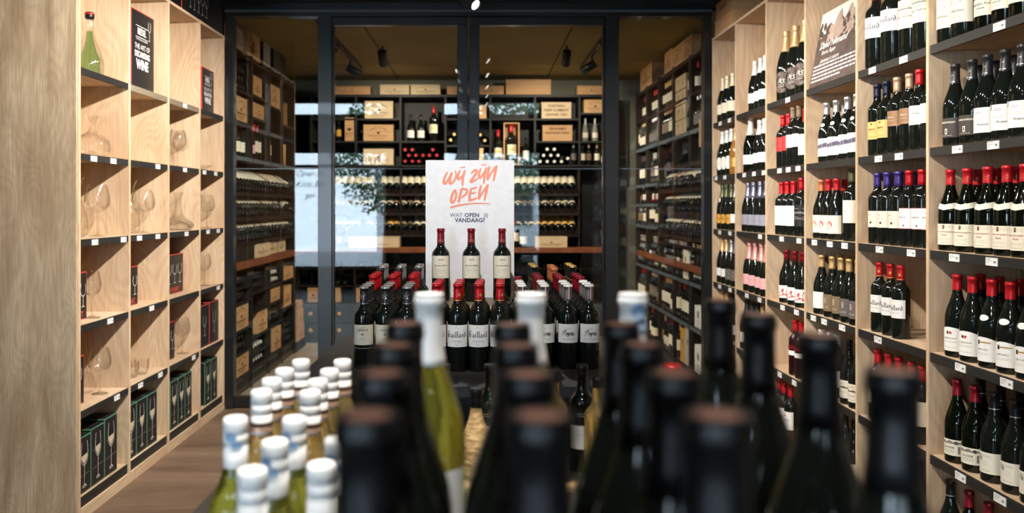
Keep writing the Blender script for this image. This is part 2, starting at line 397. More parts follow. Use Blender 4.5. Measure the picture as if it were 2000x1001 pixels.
# simple script hand for the other names
SCR = {'P': ([[(.0, .9), (.2, 1.5), (.9, 1.9), (1.3, 1.5), (1.0, 1.0), (.5, .9)], [(.75, 1.7), (.3, 0), (.0, -.2)]], 1.3),
       'e': ([[(0, .4), (.4, .6), (.35, .95), (.1, .8), (.05, .25), (.25, 0), (.55, .2)]], .58),
       'y': ([[(0, .9), (.1, .3), (.3, .1), (.5, .9)], [(.5, .9), (.4, -.4), (.1, -.7)]], .65),
       'r': ([[(0, .9), (.1, 0)], [(.08, .6), (.3, .95), (.5, .85)]], .55),
       'o': ([[(.3, .95), (.05, .6), (.1, .1), (.35, .05), (.5, .5), (.3, .95)]], .62),
       'u': ([[(0, .9), (.05, .15), (.25, 0), (.5, .4), (.55, .9)], [(.55, .9), (.55, .1), (.7, 0)]], .75)}
def script2d(word, h, w=.16, shear=.25):
    x = 0; pl = []
    for ch in word:
        P, adv = SCR[ch]
        pl += [[(x + a + b * shear, b) for a, b in p] for p in P]; x += adv
    s = h / 1.9
    return nib([[((a - x / 2) * s, (b - .7) * s) for a, b in p] for p in pl], w * s * 1.9 / 1.2, 35, .25)

# ------------------------------------------------------------------ bottles
def prof_bordeaux(Hh, R):
    q = [(0, .004), (.7, .0), (.93, .002), (1, .02), (1, .62), (.985, .645), (.93, .675), (.80, .70), (.62, .725), (.48, .75), (.41, .79), (.385, .85), (.375, .93), (.375, .955), (.42, .958), (.42, .985), (.38, .992), (.36, 1), (0, 1)]
    return [(r * R, z * Hh) for r, z in q]
def prof_burgundy(Hh, R):
    q = [(0, .004), (.7, 0), (.94, .002), (1, .02), (1, .44), (.985, .485), (.93, .535), (.82, .59), (.67, .65), (.52, .71), (.42, .765), (.365, .82), (.345, .90), (.345, .955), (.385, .958), (.385, .985), (.35, .992), (.33, 1), (0, 1)]
    return [(r * R, z * Hh) for r, z in q]
def prof_champ(Hh, R):
    q = [(0, .004), (.7, 0), (.94, .002), (1, .02), (1, .42), (.985, .47), (.92, .53), (.80, .60), (.63, .68), (.48, .76), (.38, .84), (.335, .9), (.33, .925), (.375, .93), (.375, .95), (.34, .958), (.37, .965), (.39, .985), (.33, .998), (0, 1)]
    return [(r * R, z * Hh) for r, z in q]
def prof_screw(Hh, R):
    q = [(0, .004), (.7, 0), (.94, .002), (1, .02), (1, .56), (.98, .60), (.9, .645), (.74, .69), (.57, .735), (.45, .78), (.40, .83), (.39, .90), (.39, .95), (.39, .99), (.36, 1), (0, 1)]
    return [(r * R, z * Hh) for r, z in q]
PROF = dict(bordeaux=prof_bordeaux, burgundy=prof_burgundy, champagne=prof_champ, screw=prof_screw)
DIM = dict(bordeaux=(.300, .0375), burgundy=(.296, .0412), champagne=(.315, .0435), screw=(.299, .0365))
def radius_at(prof, z):
    for (r0, z0), (r1, z1) in zip(prof, prof[1:]):
        if z0 <= z <= z1 and z1 > z0: return r0 + (r1 - r0) * (z - z0) / (z1 - z0)
    return prof[-2][0]
def wrap(mb, prof, pts, faces, m, off):
    """put flat (x,z) geometry onto the bottle, facing -Y"""
    vs = []
    for x, z in pts:
        r = radius_at(prof, z) + off; R0 = max(r, .005)
        vs.append((r * sin(x / R0), -r * cos(x / R0), z))
    mb.add(vs, faces, m)
def grid(x0, x1, z0, z1, nx, nz=1):
    pts = [(x0 + (x1 - x0) * i / nx, z0 + (z1 - z0) * j / nz) for j in range(nz + 1) for i in range(nx + 1)]
    fs = [(j * (nx + 1) + i, j * (nx + 1) + i + 1, (j + 1) * (nx + 1) + i + 1, (j + 1) * (nx + 1) + i) for j in range(nz) for i in range(nx)]
    return pts, fs
def disc(cx, cz, rx, rz, n=12): return [(cx + rx * cos(2 * pi * k / n), cz + rz * sin(2 * pi * k / n)) for k in range(n)], [tuple(range(n))]
def make_label(prof, R, spec):
    """spec: list of prints; coordinates: x as arc length / R, z absolute metres"""
    mb = MB()
    for it in spec:
        k = it[0]; off = .0005
        if k == 'base':   # z0,z1,half angle,mat
            _, z0, z1, ha, m = it; p, f = grid(-ha * R, ha * R, z0, z1, 14); wrap(mb, prof, p, f, m, off)
        elif k == 'rect': # x0,x1 (in R), z0,z1,mat
            _, x0, x1, z0, z1, m = it[:6]; p, f = grid(x0 * R, x1 * R, z0, z1, max(1, int(abs(x1 - x0) * 5))); wrap(mb, prof, p, f, m, off + (it[6] if len(it) > 6 else .0004))
        elif k == 'disc':
            _, x, z, rx, rz, m = it[:6]; p, f = disc(x * R, z, rx, rz); wrap(mb, prof, p, f, m, off + (it[6] if len(it) > 6 else .0005))
        elif k == 'oval': # label base as an oval
            _, z, rx, rz, m = it; n = 20
            p = [(0, z)] + [(rx * .5 * cos(2 * pi * j / n), z + rz * .5 * sin(2 * pi * j / n)) for j in range(n)] + [(rx * cos(2 * pi * j / n), z + rz * sin(2 * pi * j / n)) for j in range(n)]
            f = [(0, 1 + j, 1 + (j + 1) % n) for j in range(n)] + [(1 + j, 1 + n + j, 1 + n + (j + 1) % n, 1 + (j + 1) % n) for j in range(n)]
            wrap(mb, prof, p, f, m, off)
        elif k == 'curvebase': # arched lower edge label
            _, z0, z1, ha, m, sag = it; n = 14; p = []; f = []
            for j in range(n + 1):
                t = -1 + 2 * j / n; p += [(t * ha * R, z0 + 0), (t * ha * R, z1 + sag * (1 - t * t) - sag)]
            f = [(2 * j, 2 * j + 2, 2 * j + 3, 2 * j + 1) for j in range(n)]; wrap(mb, prof, p, f, m, off)
        elif k == 'para': # parallelogram stripe x0,x1,z0,z1,rise,mat
            _, x0, x1, z0, z1, rise, m = it; n = 8; p = []
            for j in range(n + 1):
                t = j / n; xx = (x0 + (x1 - x0) * t) * R; p += [(xx, z0 + rise * t), (xx, z1 + rise * t)]
            wrap(mb, prof, p, [(2 * j, 2 * j + 2, 2 * j + 3, 2 * j + 1) for j in range(n)], m, off + .0004)
        elif k == 'text': # str,size,x,z,mat,bold,shear
            _, s, size, x, z, m = it[:6]; bold = it[6] if len(it) > 6 else 0; sh = it[7] if len(it) > 7 else 0
            v, f = text2d(s, size, bold, sh); wrap(mb, prof, [(a + x * R, b + z) for a, b in v], f, m, off + .0006)
        elif k == 'bl': _, h, x, z, m = it; v, f = bl2d(h); wrap(mb, prof, [(a + x * R, b + z) for a, b in v], f, m, off + .0006)
        elif k == 'script': _, s, h, x, z, m = it; v, f = script2d(s, h); wrap(mb, prof, [(a + x * R, b + z) for a, b in v], f, m, off + .0006)
        elif k == 'lines': # small-print rules: z list, half width, mat
            _, zs, hw, m = it[:4]; rr = random.Random(3)
            for z in zs:
                x = -hw
                while x < hw:
                    L = rr.uniform(.08, .26); p, f = grid(x * R, min(x + L, hw) * R, z - .0006, z + .0006, 1); wrap(mb, prof, p, f, m, off + .0005); x += L + .06
        elif k == 'splat':
            _, zc, m, seed = it; rr = random.Random(seed)
            for _ in range(9):
                p, f = disc(rr.uniform(-.9, .9) * R, zc + rr.uniform(-.022, .022), rr.uniform(.003, .008), rr.uniform(.002, .007), 7); wrap(mb, prof, p, f, m, off + .0005 + rr.random() * .0002)
    return mb.mesh('label')
PROTO = {}
def proto(key, shape, glass, cap, labels=None, scale=1.0, cap_len=.06, cap2=None, neck=None, seg=22, top=None, hs=1.0, rs=1.0, kind=None, screw=False):
    Hh, R = DIM[shape]; Hh *= scale * hs; R *= scale * rs
    pf = PROF[shape](Hh, R); parts = []
    b = MB(); b.lathe(pf, glass, seg); parts.append(('glass_body', b.mesh('glass_body')))
    if cap:
        c = MB(); z0 = Hh - cap_len * scale; zs = [z0] + [z for r, z in pf if z0 < z < Hh * .999]
        pr = [(radius_at(pf, z) + .0009, z) for z in zs]; topr = radius_at(pf, Hh * .985) + .0009
        pr = [(radius_at(pf, z0) + .0001, z0 - .0004)] + pr + [(topr * .97, Hh + .0006)]
        if screw:
            r = radius_at(pf, Hh * .95) + .0015
            pr = [(r - .001, z0), (r, z0 + .001), (r, Hh - .034), (r - .0007, Hh - .0335), (r - .0007, Hh - .032), (r, Hh - .0315), (r, Hh - .020), (r - .0006, Hh - .0195), (r - .0006, Hh - .0185), (r, Hh - .018), (r + .0002, Hh - .003), (r - .0012, Hh + .0004), (r * .8, Hh + .001)]
        c.lathe(pr, cap, seg)
        tm = top or cap; last = pr[-1]
        c.lathe([last, (last[0] * .66, last[1] - .0003)], tm if top and top != 'capglow' else cap, seg); c.lathe([(last[0] * .66, last[1] - .0003), (0, last[1] - .0003)], tm, seg)
        if cap2: # a coloured or printed band on the capsule
            for (za, zb, m) in cap2:
                c.lathe([(radius_at(pf, Hh + z) + .0014 + (.0006 if screw else 0), Hh + z) for z in (za, (za + zb) / 2, zb)], m, seg)
        if shape == 'champagne':  # wire twist bump and a collar edge on the foil
            c.lathe([(radius_at(pf, Hh * .74) + .0005, Hh * .72), (radius_at(pf, Hh * .74) + .0022, Hh * .725), (radius_at(pf, Hh * .74) + .0018, Hh * .735), (radius_at(pf, Hh * .76) + .0008, Hh * .76)], cap, seg)
        parts.append(('screw_cap' if screw else ('foil' if shape == 'champagne' else 'capsule'), c.mesh('capsule')))
    if labels: parts.append(('label', make_label(pf, R, labels)))
    if neck: parts.append(('neck_label', make_label(pf, R, neck)))
    PROTO[key] = (kind or {'bordeaux': 'bordeaux_bottle', 'burgundy': 'burgundy_bottle', 'champagne': 'sparkling_wine_bottle', 'screw': 'screw_cap_bottle'}[shape], parts, Hh, R)
def bottle(key, loc, rz, label, group, mx=None):
    nm, parts, Hh, R = PROTO[key]
    o = bpy.data.objects.new(nm, None); COL.objects.link(o); o.empty_display_size = .03
    if mx is not None: o.matrix_world = mx
    else: o.location = loc; o.rotation_euler = (0, 0, rz)
    tag(o, label, 'bottle', group)
    for pn, me in parts: link(pn, me, o)
    return o

SM = [('lines', (.125, .12, .08), .5, 'inkfaint')]
def lab(z0, z1, ha, m, *more): return [('base', z0, z1, ha, m)] + list(more)
GAIL = lab(.085, .160, 1.25, 'white', ('bl', .0195, -.05, .128, 'ink'), ('lines', (.150,), .28, 'inkfaint'), ('lines', (.107, .103), .55, 'inkgrey'), ('lines', (.093,), .12, 'ink'), ('rect', -.10, .0, .152, .156, 'inkfaint'))
proto('gaillard', 'bordeaux', 'glassdark', 'red', GAIL, rs=.95, cap2=[(-.058, -.056, 'goldpaint')], cap_len=.062, neck=[('disc', .2, .262, .004, .006, 'goldpaint', .002), ('rect', -.35, .35, .241, .2425, 'goldpaint', .0016)])
GAILM = lab(.13, .22, 1.15, 'white', ('bl', .023, 0, .182, 'ink'), ('lines', (.206,), .28, 'inkfaint'), ('lines', (.158, .153), .5, 'inkgrey'), ('lines', (.14,), .12, 'ink'))
proto('gaillard_magnum', 'bordeaux', 'glassdark', 'red', GAILM, scale=1.24)
proto('martin_magnum', 'bordeaux', 'glassdark', 'wine', lab(.11, .225, 1.15, 'cream', ('rect', -.8, .8, .185, .19, 'inkgrey'), ('rect', -.5, -.2, .19, .204, 'inkfaint'), ('rect', -.1, .3, .19, .208, 'inkfaint'), ('rect', .4, .6, .19, .2, 'inkfaint'), ('text', 'CHATEAU', .011, 0, .172, 'inkgrey'), ('text', 'SAINT MARTIN', .011, 0, .157, 'ink'), ('lines', (.14, .133), .5, 'inkgrey')), scale=1.24)
proto('cream_magnum', 'bordeaux', 'glassdark', 'wine', lab(.05, .165, 1.2, 'ivory', ('lines', (.155, .151), .4, 'inkgrey'), ('disc', -.1, .125, .022, .009, 'inkfaint'), ('text', 'CHATEAU', .011, 0, .092, 'ink'), ('lines', (.075, .07), .35, 'inkgrey')), scale=1.2)
proto('rouge', 'burgundy', 'glassgreen', 'capblack', lab(.045, .125, 1.3, 'cream', ('text', 'Bourgogne Rouge', .0125, 0, .085, 'ink', 0, .3), ('text', 'LORRAINE', .007, 0, .07, 'ink'), ('disc', -.55, .112, .011, .011, 'wine', .0015), ('rect', -.6, -.45, .122, .16, 'wine'), ('lines', (.058,), .4, 'inkgrey')))
proto('chardonnay', 'burgundy', 'glassdark', 'charcoal', lab(.03, .10, 1.3, 'darklab', ('text', 'CHARDONNAY', .0095, 0, .084, 'ivory', .0002), ('rect', -.12, .12, .042, .062, 'ivory'), ('rect', -.05, .05, .046, .058, 'darklab', .0008), ('lines', (.037,), .5, 'ivory')), cap_len=.07, neck=[('text', 'H', .012, 0, .255, 'silver', 0, .5), ('rect', -.3, .3, .232, .2335, 'silver', .0015)])
proto('morgan', 'burgundy', 'glassdark', 'charcoal', lab(.03, .115, 1.25, 'white', ('rect', -.95, -.6, .098, .122, 'ink'), ('disc', -.78, .110, .005, .007, 'white', .0011), ('lines', (.1, .096), .3, 'ink'), ('lines', (.08, .076, .072), .5, 'inkfaint'), ('text', 'Morgand', .010, .3, .058, 'ink', 0, .5)), cap_len=.07, neck=[('text', 'H', .012, 0, .255, 'silver', 0, .5), ('rect', -.3, .3, .232, .2335, 'silver', .0015)])
NUITS = lab(.022, .098, 1.5, 'cream', ('rect', -.12, .06, .080, .094, 'ink'), ('rect', -.08, .02, .084, .089, 'redlab', .0008), ('lines', (.09, .085), .8, 'inkfaint'), ('text', 'Coteaux Bourguignons', .0075, 0, .07, 'inkred', 0, .2), ('text', 'Nuits', .010, 0, .058, 'inkred', 0, .2), ('lines', (.045, .04), .6, 'inkfaint'), ('lines', (.030,), .5, 'inkgrey'))
proto('nuits', 'burgundy', 'glassgreen', 'red', NUITS, cap_len=.056, neck=[('para', -1.25, 0.0, .158, .178, -.01, 'ivory'), ('para', 0.0, 1.25, .148, .168, .01, 'ivory'), ('para', -.5, .35, .252, .2535, .012, 'goldpaint'), ('para', -.35, .5, .246, .2475, .012, 'goldpaint')])
BOURG = [('curvebase', .022, .108, 1.4, 'white', .018), ('disc', -.18, .088, .0045, .006, 'ink'), ('disc', .08, .088, .005, .005, 'redlab'), ('text', 'BOURGOGNE', .008, 0, .068, 'inkgrey'), ('lines', (.058, .054), .6, 'inkfaint'), ('lines', (.035,), .5, 'inkgrey')]
proto('bourgogne', 'burgundy', 'glassdark', 'red', BOURG, cap_len=.056)
proto('buxy', 'burgundy', 'glassdark', 'red', [('curvebase', .022, .104, 1.4, 'white', .02), ('rect', -.45, -.25, .078, .092, 'ink'), ('para', -.25, .7, .084, .088, .0, 'goldpaint'), ('text', 'MERCUREY', .0085, 0, .062, 'inkgrey'), ('lines', (.05, .045), .6, 'inkfaint')], cap_len=.056, neck=[('oval', .168, .018, .010, 'white')])
proto('longue', 'burgundy', 'glassgreen', 'wine', lab(.028, .085, 1.4, 'ivory', ('para', -1.1, 1.1, .068, .074, .003, 'inkgrey'), ('disc', -.5, .074, .008, .005, 'inkgrey'), ('disc', .1, .076, .01, .005, 'inkgrey'), ('disc', .6, .074, .007, .006, 'ink'), ('text', 'LA COTE', .0095, 0, .056, 'ink', .0002), ('lines', (.046, .04), .5, 'ink'), ('rect', .75, .95, .036, .062, 'inkgrey')), cap_len=.056)
proto('vine', 'burgundy', 'glassdark', 'capblack', lab(.03, .10, 1.3, 'ivory', ('disc', -.5, .084, .008, .009, 'inkfaint'), ('disc', -.35, .078, .005, .006, 'inkgrey', .0007), ('lines', (.09, .086), .5, 'inkgrey'), ('lines', (.07, .064, .058), .3, 'inkfaint'), ('lines', (.04,), .4, 'inkgrey')), cap_len=.056, cap2=[(-.054, -.051, 'silver')])
proto('yellow', 'bordeaux', 'glassdark', 'navy', lab(.072, .148, 1.2, 'yellow', ('disc', 0, .138, .004, .004, 'brand'), ('text', 'MERITIN', .0085, 0, .115, 'ink', .0002), ('lines', (.105,), .5, 'brand'), ('lines', (.082,), .6, 'brand')), hs=1.04)
proto('bronze', 'bordeaux', 'glassdark', 'tan', lab(.112, .175, 1.2, 'bronze', ('text', 'Reserva', .010, 0, .15, 'ivory', 0, .3), ('rect', -1.2, 1.2, .118, .12, 'tan'), ('lines', (.135,), .4, 'ivory')), hs=1.05)
proto('whitered', 'bordeaux', 'glassdark', 'red', lab(.10, .175, 1.2, 'white', ('text', 'Le Rouge', .011, 0, .145, 'ink', 0, .4), ('lines', (.13, .115), .4, 'inkgrey')), hs=1.06)
proto('creamtan', 'bordeaux', 'glassdark', 'tan', lab(.10, .175, 1.2, 'ivory', ('lines', (.16, .15, .14, .115), .5, 'inkgrey')), hs=1.05)
proto('violet', 'bordeaux', 'glassdark', 'violet', lab(.072, .142, 1.2, 'ivory', ('disc', .05, .092, .006, .005, 'brand'), ('text', 'Clos', .011, -.2, .125, 'inkgrey', 0, .3), ('lines', (.11,), .3, 'inkgrey')), hs=1.02)
proto('redframe', 'bordeaux', 'glassdark', 'red', lab(.072, .155, 1.2, 'white', ('rect', -1.2, 1.2, .072, .0735, 'redlab'), ('rect', -1.2, 1.2, .1535, .155, 'redlab'), ('rect', 1.18, 1.2, .072, .155, 'redlab'), ('text', 'TERNEUIL', .008, 0, .118, 'ink'), ('lines', (.14, .136), .5, 'inkgrey'), ('disc', .2, .085, .003, .004, 'wine')), hs=1.02)
proto('creamred', 'bordeaux', 'glassdark', 'red', lab(.07, .165, 1.2, 'cream', ('lines', (.15, .14, .12, .085), .5, 'inkgrey')))
proto('blackgrey', 'bordeaux', 'glassdark', 'capblack', lab(.08, .15, 1.2, 'greylab', ('lines', (.13, .1), .5, 'ivory')))
proto('swoosh', 'burgundy', 'glassdark', 'silver', lab(.03, .118, 1.25, 'white', ('para', -1.2, 1.2, .058, .080, .022, 'purple'), ('text', 'Slogan', .013, -.2, .068, 'white', 0, .6), ('lines', (.045, .04), .5, 'inkfaint')), cap_len=.058, neck=[('oval', .185, .012, .009, 'white')], hs=1.0)
proto('circle', 'burgundy', 'glassdark', 'red', lab(.03, .118, 1.4, 'ivory', ('disc', -.1, .072, .017, .019, 'redlab'), ('disc', -.1, .079, .008, .005, 'pinklab', .001), ('lines', (.105, .10), .4, 'inkgrey'), ('rect', -.3, .3, .048, .0495, 'ivory', .001)), cap_len=.056)
proto('circleorange', 'burgundy', 'glassdark', 'orange', lab(.03, .118, 1.4, 'ivory', ('disc', -.1, .072, .017, .017, 'orange'), ('lines', (.105, .10), .4, 'inkgrey')), cap_len=.056)
proto('longlabel', 'bordeaux', 'glassdark', 'olivecap', lab(.085, .19, 1.2, 'ivory', ('lines', (.175, .17), .6, 'inkgrey'), ('disc', -.1, .14, .006, .006, 'inkfaint'), ('lines', (.12, .11), .4, 'inkfaint')), hs=1.12, rs=1.05)
proto('goldwhite', 'burgundy', 'glassdark', 'gold', lab(.03, .112, 1.2, 'white', ('lines', (.09, .07, .045), .4, 'inkfaint')), cap_len=.06)
def rune(m): return [('rect', -.2, -.16, .07, .095, m), ('rect', .0, .04, .07, .095, m), ('rect', -.2, .04, .093, .095, m), ('rect', -.2, .04, .081, .083, m), ('rect', -.2, .04, .07, .072, m), ('lines', (.052, .047), .4, m)]
proto('goldbrown', 'burgundy', 'glassdark', 'gold', lab(.03, .112, 1.3, 'brownlab', *rune('ivory')), cap_len=.06)
proto('goldgrey', 'burgundy', 'glassdark', 'gold', lab(.03, .112, 1.3, 'greylab', *rune('ivory')), cap_len=.06)
proto('whitecapred', 'screw', 'glassdark', 'whitecap', lab(.05, .13, 1.2, 'white', *SM), cap_len=.055, screw=True)
proto('savigny', 'burgundy', 'glassdark', 'capblack', lab(.03, .112, 1.3, 'ivory', ('text', 'Grand Vin', .010, -.1, .098, 'inkgrey', 0, .3), ('para', -1, 1, .076, .081, .0, 'ink'), ('disc', -.4, .081, .007, .004, 'inkgrey'), ('disc', .3, .082, .009, .004, 'inkgrey'), ('lines', (.06, .055), .5, 'ink'), ('lines', (.04,), .4, 'inkgrey')), cap_len=.05)
proto('tallneck', 'burgundy', 'glassdark', 'capblack', lab(.03, .12, 1.3, 'cream', ('text', 'RETOUR', .011, 0, .10, 'inkgrey'), ('lines', (.08, .05), .5, 'inkgrey')), hs=1.15, cap_len=.03)
proto('magnumchamp', 'champagne', 'glassdark', 'goldfoil', [('oval', .10, .052, .062, 'brand'), ('oval', .10, .048, .058, 'greylab'), ('text', 'RS', .034, 0, .105, 'ivory', 0, .4), ('lines', (.075,), .4, 'ivory')], scale=1.24, cap_len=.095)
proto('redred', 'bordeaux', 'glassdark', 'red', lab(.095, .175, 1.2, 'redlab', ('disc', -.1, .135, .011, .011, 'inkred'), ('lines', (.115, .11), .4, 'wine')), cap_len=.062)
proto('darkwhite', 'bordeaux', 'glassdark', 'brownlab', lab(.105, .175, 1.2, 'white', ('text', 'Domaine', .009, 0, .15, 'ink', 0, .3), ('lines', (.135, .12), .5, 'inkgrey')), hs=1.09)
proto('redwhite', 'bordeaux', 'glassdark', 'red', lab(.055, .165, 1.25, 'white', ('para', -.7, .6, .110, .112, .014, 'ink'), ('lines', (.09,), .4, 'inkfaint'), ('lines', (.15,), .3, 'inkfaint')), cap_len=.066)
proto('redblack', 'bordeaux', 'glassdark', 'red', lab(.055, .17, 1.25, 'blacklab', ('para', -1.2, 1.2, .12, .128, .006, 'silver'), ('para', -1.2, 1.2, .09, .094, .006, 'silver'), ('lines', (.15, .105), .5, 'ivory')), cap_len=.066, hs=1.05)
proto('splatter', 'burgundy', 'glassdark', 'wine', lab(.028, .098, 1.3, 'white', ('splat', .063, 'redlab', 5), ('splat', .05, 'inkred', 9), ('lines', (.09,), .4, 'ink')), cap_len=.052)
proto('smallred', 'bordeaux', 'glassplum', 'red', lab(.11, .135, 1.1, 'white', ('lines', (.128,), .5, 'inkred')), neck=[('rect', -1.1, 1.1, .145, .165, 'wine')])
proto('redcrest', 'bordeaux', 'glassdark', 'red', lab(.06, .16, 1.2, 'white', ('disc', -.2, .138, .006, .006, 'redlab'), ('bl', .012, 0, .115, 'ink'), ('lines', (.10, .075), .4, 'inkgrey')), cap_len=.062)
proto('champcream', 'champagne', 'glassdark', 'creamfoil', lab(.055, .125, 1.1, 'cream', ('lines', (.11, .1, .07), .5, 'inkgrey')), cap_len=.085)
proto('champwhite', 'champagne', 'glassdark', 'whitefoil', lab(.05, .11, 1.1, 'white', ('lines', (.1, .08, .06), .5, 'inkgrey')), cap_len=.09)
proto('champgold', 'champagne', 'glassdark', 'goldfoil', lab(.05, .105, 1.1, 'white', ('lines', (.1, .08, .06), .5, 'inkgrey')), cap_len=.09)
proto('champbig', 'champagne', 'glassgreen', 'whitefoil', lab(.05, .11, 1.1, 'white', ('lines', (.1, .08, .06), .4, 'inkgrey')), cap_len=.1, scale=1.1)
proto('champoval', 'champagne', 'glassdark', 'whitefoil', [('oval', .085, .03, .045, 'white'), ('lines', (.1, .08), .3, 'inkgrey')], cap_len=.085)
proto('champamber', 'champagne', 'glassamber', 'goldfoil', lab(.05, .11, 1.1, 'goldpaint', ('lines', (.1, .08), .4, 'brand')), cap_len=.09)
proto('champyellow', 'champagne', 'glassdark', 'olivecap', [('oval', .075, .036, .033, 'orangeyellow'), ('lines', (.085, .07), .4, 'brand')], cap_len=.08)
proto('champlilac', 'champagne', 'glassdark', 'steel', lab(.045, .11, 1.2, 'lilac', ('lines', (.09, .08, .06), .5, 'silver')), cap_len=.1)
proto('champpink', 'champagne', 'glassdark', 'pinkfoil', lab(.045, .11, 1.2, 'pinklab', ('lines', (.09, .08, .06), .4, 'redlab')), cap_len=.11)
proto('champdark', 'champagne', 'glassdark', 'silver', lab(.04, .115, 1.2, 'greylab', ('disc', 0, .085, .012, .016, 'silver'), ('disc', 0, .085, .009, .013, 'greylab', .001), ('lines', (.055,), .4, 'ivory')), cap_len=.09)
proto('champblack', 'champagne', 'glassdark', 'charcoal', lab(.045, .11, 1.2, 'white', *SM), cap_len=.08)
# display table
proto('lassalle', 'bordeaux', 'glassdark', 'charcoal', lab(.085, .155, 1.2, 'cream', ('text', 'CHATEAU', .0048, 0, .1455, 'inkgrey'), ('text', 'LASSALLE', .0088, 0, .137, 'ink', .00015), ('disc', 0, .122, .005, .004, 'inkgrey'), ('lines', (.122,), .25, 'inkfaint'), ('text', 'GRAVES', .005, 0, .107, 'ink'), ('lines', (.100,), .35, 'inkgrey')), hs=.955, rs=.96, cap_len=.062, top='silver',
      cap2=[(-.0075, 0, 'silver'), (-.061, -.0595, 'silver')], neck=[('rect', -.28, -.18, .243, .258, 'silver', .0014), ('rect', -.28, .1, .243, .246, 'silver', .0014), ('para', -.05, .2, .248, .251, .01, 'silver'), ('base', .073, .0745, 1.2, 'inkfaint')])
proto('peyrou', 'bordeaux', 'glassdark', 'graycap', lab(.093, .158, 1.2, 'white', ('script', 'Peyrou', .019, -.04, .126, 'ink'), ('lines', (.1425,), .2, 'ink'), ('lines', (.105,), .6, 'inkgrey'), ('rect', -.04, .04, .113, .1145, 'inkgrey')), hs=.975, rs=.965, cap_len=.058, top='whitecap', cap2=[(-.0065, 0, 'whitecap')],
      neck=[('rect', .05, .1, .243, .285, 'white', .0014), ('rect', .15, .2, .243, .285, 'redlab', .0014)])
proto('saint', 'bordeaux', 'glassdark', 'wine', lab(.095, .188, 1.15, 'ivory', ('disc', -.1, .172, .006, .005, 'inkfaint'), ('disc', .2, .172, .006, .005, 'inkfaint'), ('lines', (.158,), .15, 'inkgrey'), ('text', 'Cap Saint Martin', .0085, 0, .148, 'ink', 0, .5), ('lines', (.132, .128, .122), .55, 'inkfaint'), ('lines', (.1,), .3, 'inkgrey')), hs=1.0, cap_len=.062, cap2=[(-.048, -.0465, 'tan'), (-.055, -.0535, 'tan')])
proto('backred', 'bordeaux', 'glassdark', 'red', lab(.09, .16, 1.2, 'ivory', *SM), hs=1.02, rs=.965)
proto('backblack', 'bordeaux', 'glassdark', 'charcoal', lab(.09, .16, 1.2, 'ivory', *SM), hs=1.05, rs=.965, top='silver')
proto('backsilver', 'bordeaux', 'glassdark', 'silver', lab(.09, .16, 1.2, 'ivory', *SM), hs=1.07, rs=.965)
proto('backwine', 'bordeaux', 'glassdark', 'wine', lab(.09, .16, 1.2, 'ivory', *SM), hs=1.0, rs=.965)
proto('backcopper', 'bordeaux', 'glassdark', 'orange', lab(.09, .16, 1.2, 'ivory', *SM), hs=1.06, rs=.965)
proto('backgold', 'bordeaux', 'glassdark', 'capblack', lab(.09, .16, 1.2, 'ivory', *SM), hs=1.08, rs=.965, cap2=[(-.004, 0, 'goldpaint'), (-.058, -.055, 'goldpaint')], top='goldpaint')
# foreground
proto('whitecap', 'screw', 'winegold', 'whitecap', lab(.06, .15, 1.1, 'white', *SM), cap_len=.062, screw=True, rs=.96, cap2=[(-.050, -.044, 'brand'), (-.0505, -.0565, 'tan')])
proto('bluecap', 'screw', 'winegreen', 'whitecap', lab(.06, .15, 1.1, 'white', *SM), cap_len=.072, screw=True, rs=.96, neck=[('disc', -.1, .278, .008, .007, 'paleblue', .0026), ('disc', .14, .268, .008, .005, 'paleblue', .0026)])
proto('greycap', 'screw', 'winegreen', 'whitecap', lab(.06, .15, 1.1, 'white', *SM), cap_len=.078, screw=True, rs=.95)
proto('tallblack', 'burgundy', 'glassdark', 'capblack', lab(.03, .11, 1.2, 'white', *SM), cap_len=.07, screw=False, top='capglow', seg=32, hs=1.013)
proto('tallwhite', 'burgundy', 'winegreen', 'whitecap', lab(.03, .11, 1.2, 'white', *SM), cap_len=.078, seg=32, hs=1.013)
proto('tallblue', 'burgundy', 'winegreen', 'whitecap', lab(.03, .11, 1.2, 'white', *SM), cap_len=.078, seg=32, hs=1.013, neck=[('disc', .1, .283, .010, .008, 'paleblue', .002), ('disc', .2, .268, .010, .006, 'paleblue', .002)])
proto('redscrew', 'screw', 'glassdark', 'red', lab(.06, .15, 1.1, 'ivory', *SM), cap_len=.055, screw=True)
proto('smalldark', 'bordeaux', 'glassdark', 'capblack', lab(.05, .10, 1.1, 'white', *SM), scale=.75, cap_len=.03)
proto('smallyellow', 'bordeaux', 'winegold', 'capblack', None, scale=.75, cap_len=.03)
proto('straw', 'burgundy', 'wicker', 'capblack', None, scale=.72, cap_len=.05)
proto('smallcork', 'bordeaux', 'winegold', 'gold', lab(.045, .10, 1.2, 'white', *SM), scale=.64, cap_len=.02, rs=1.1)
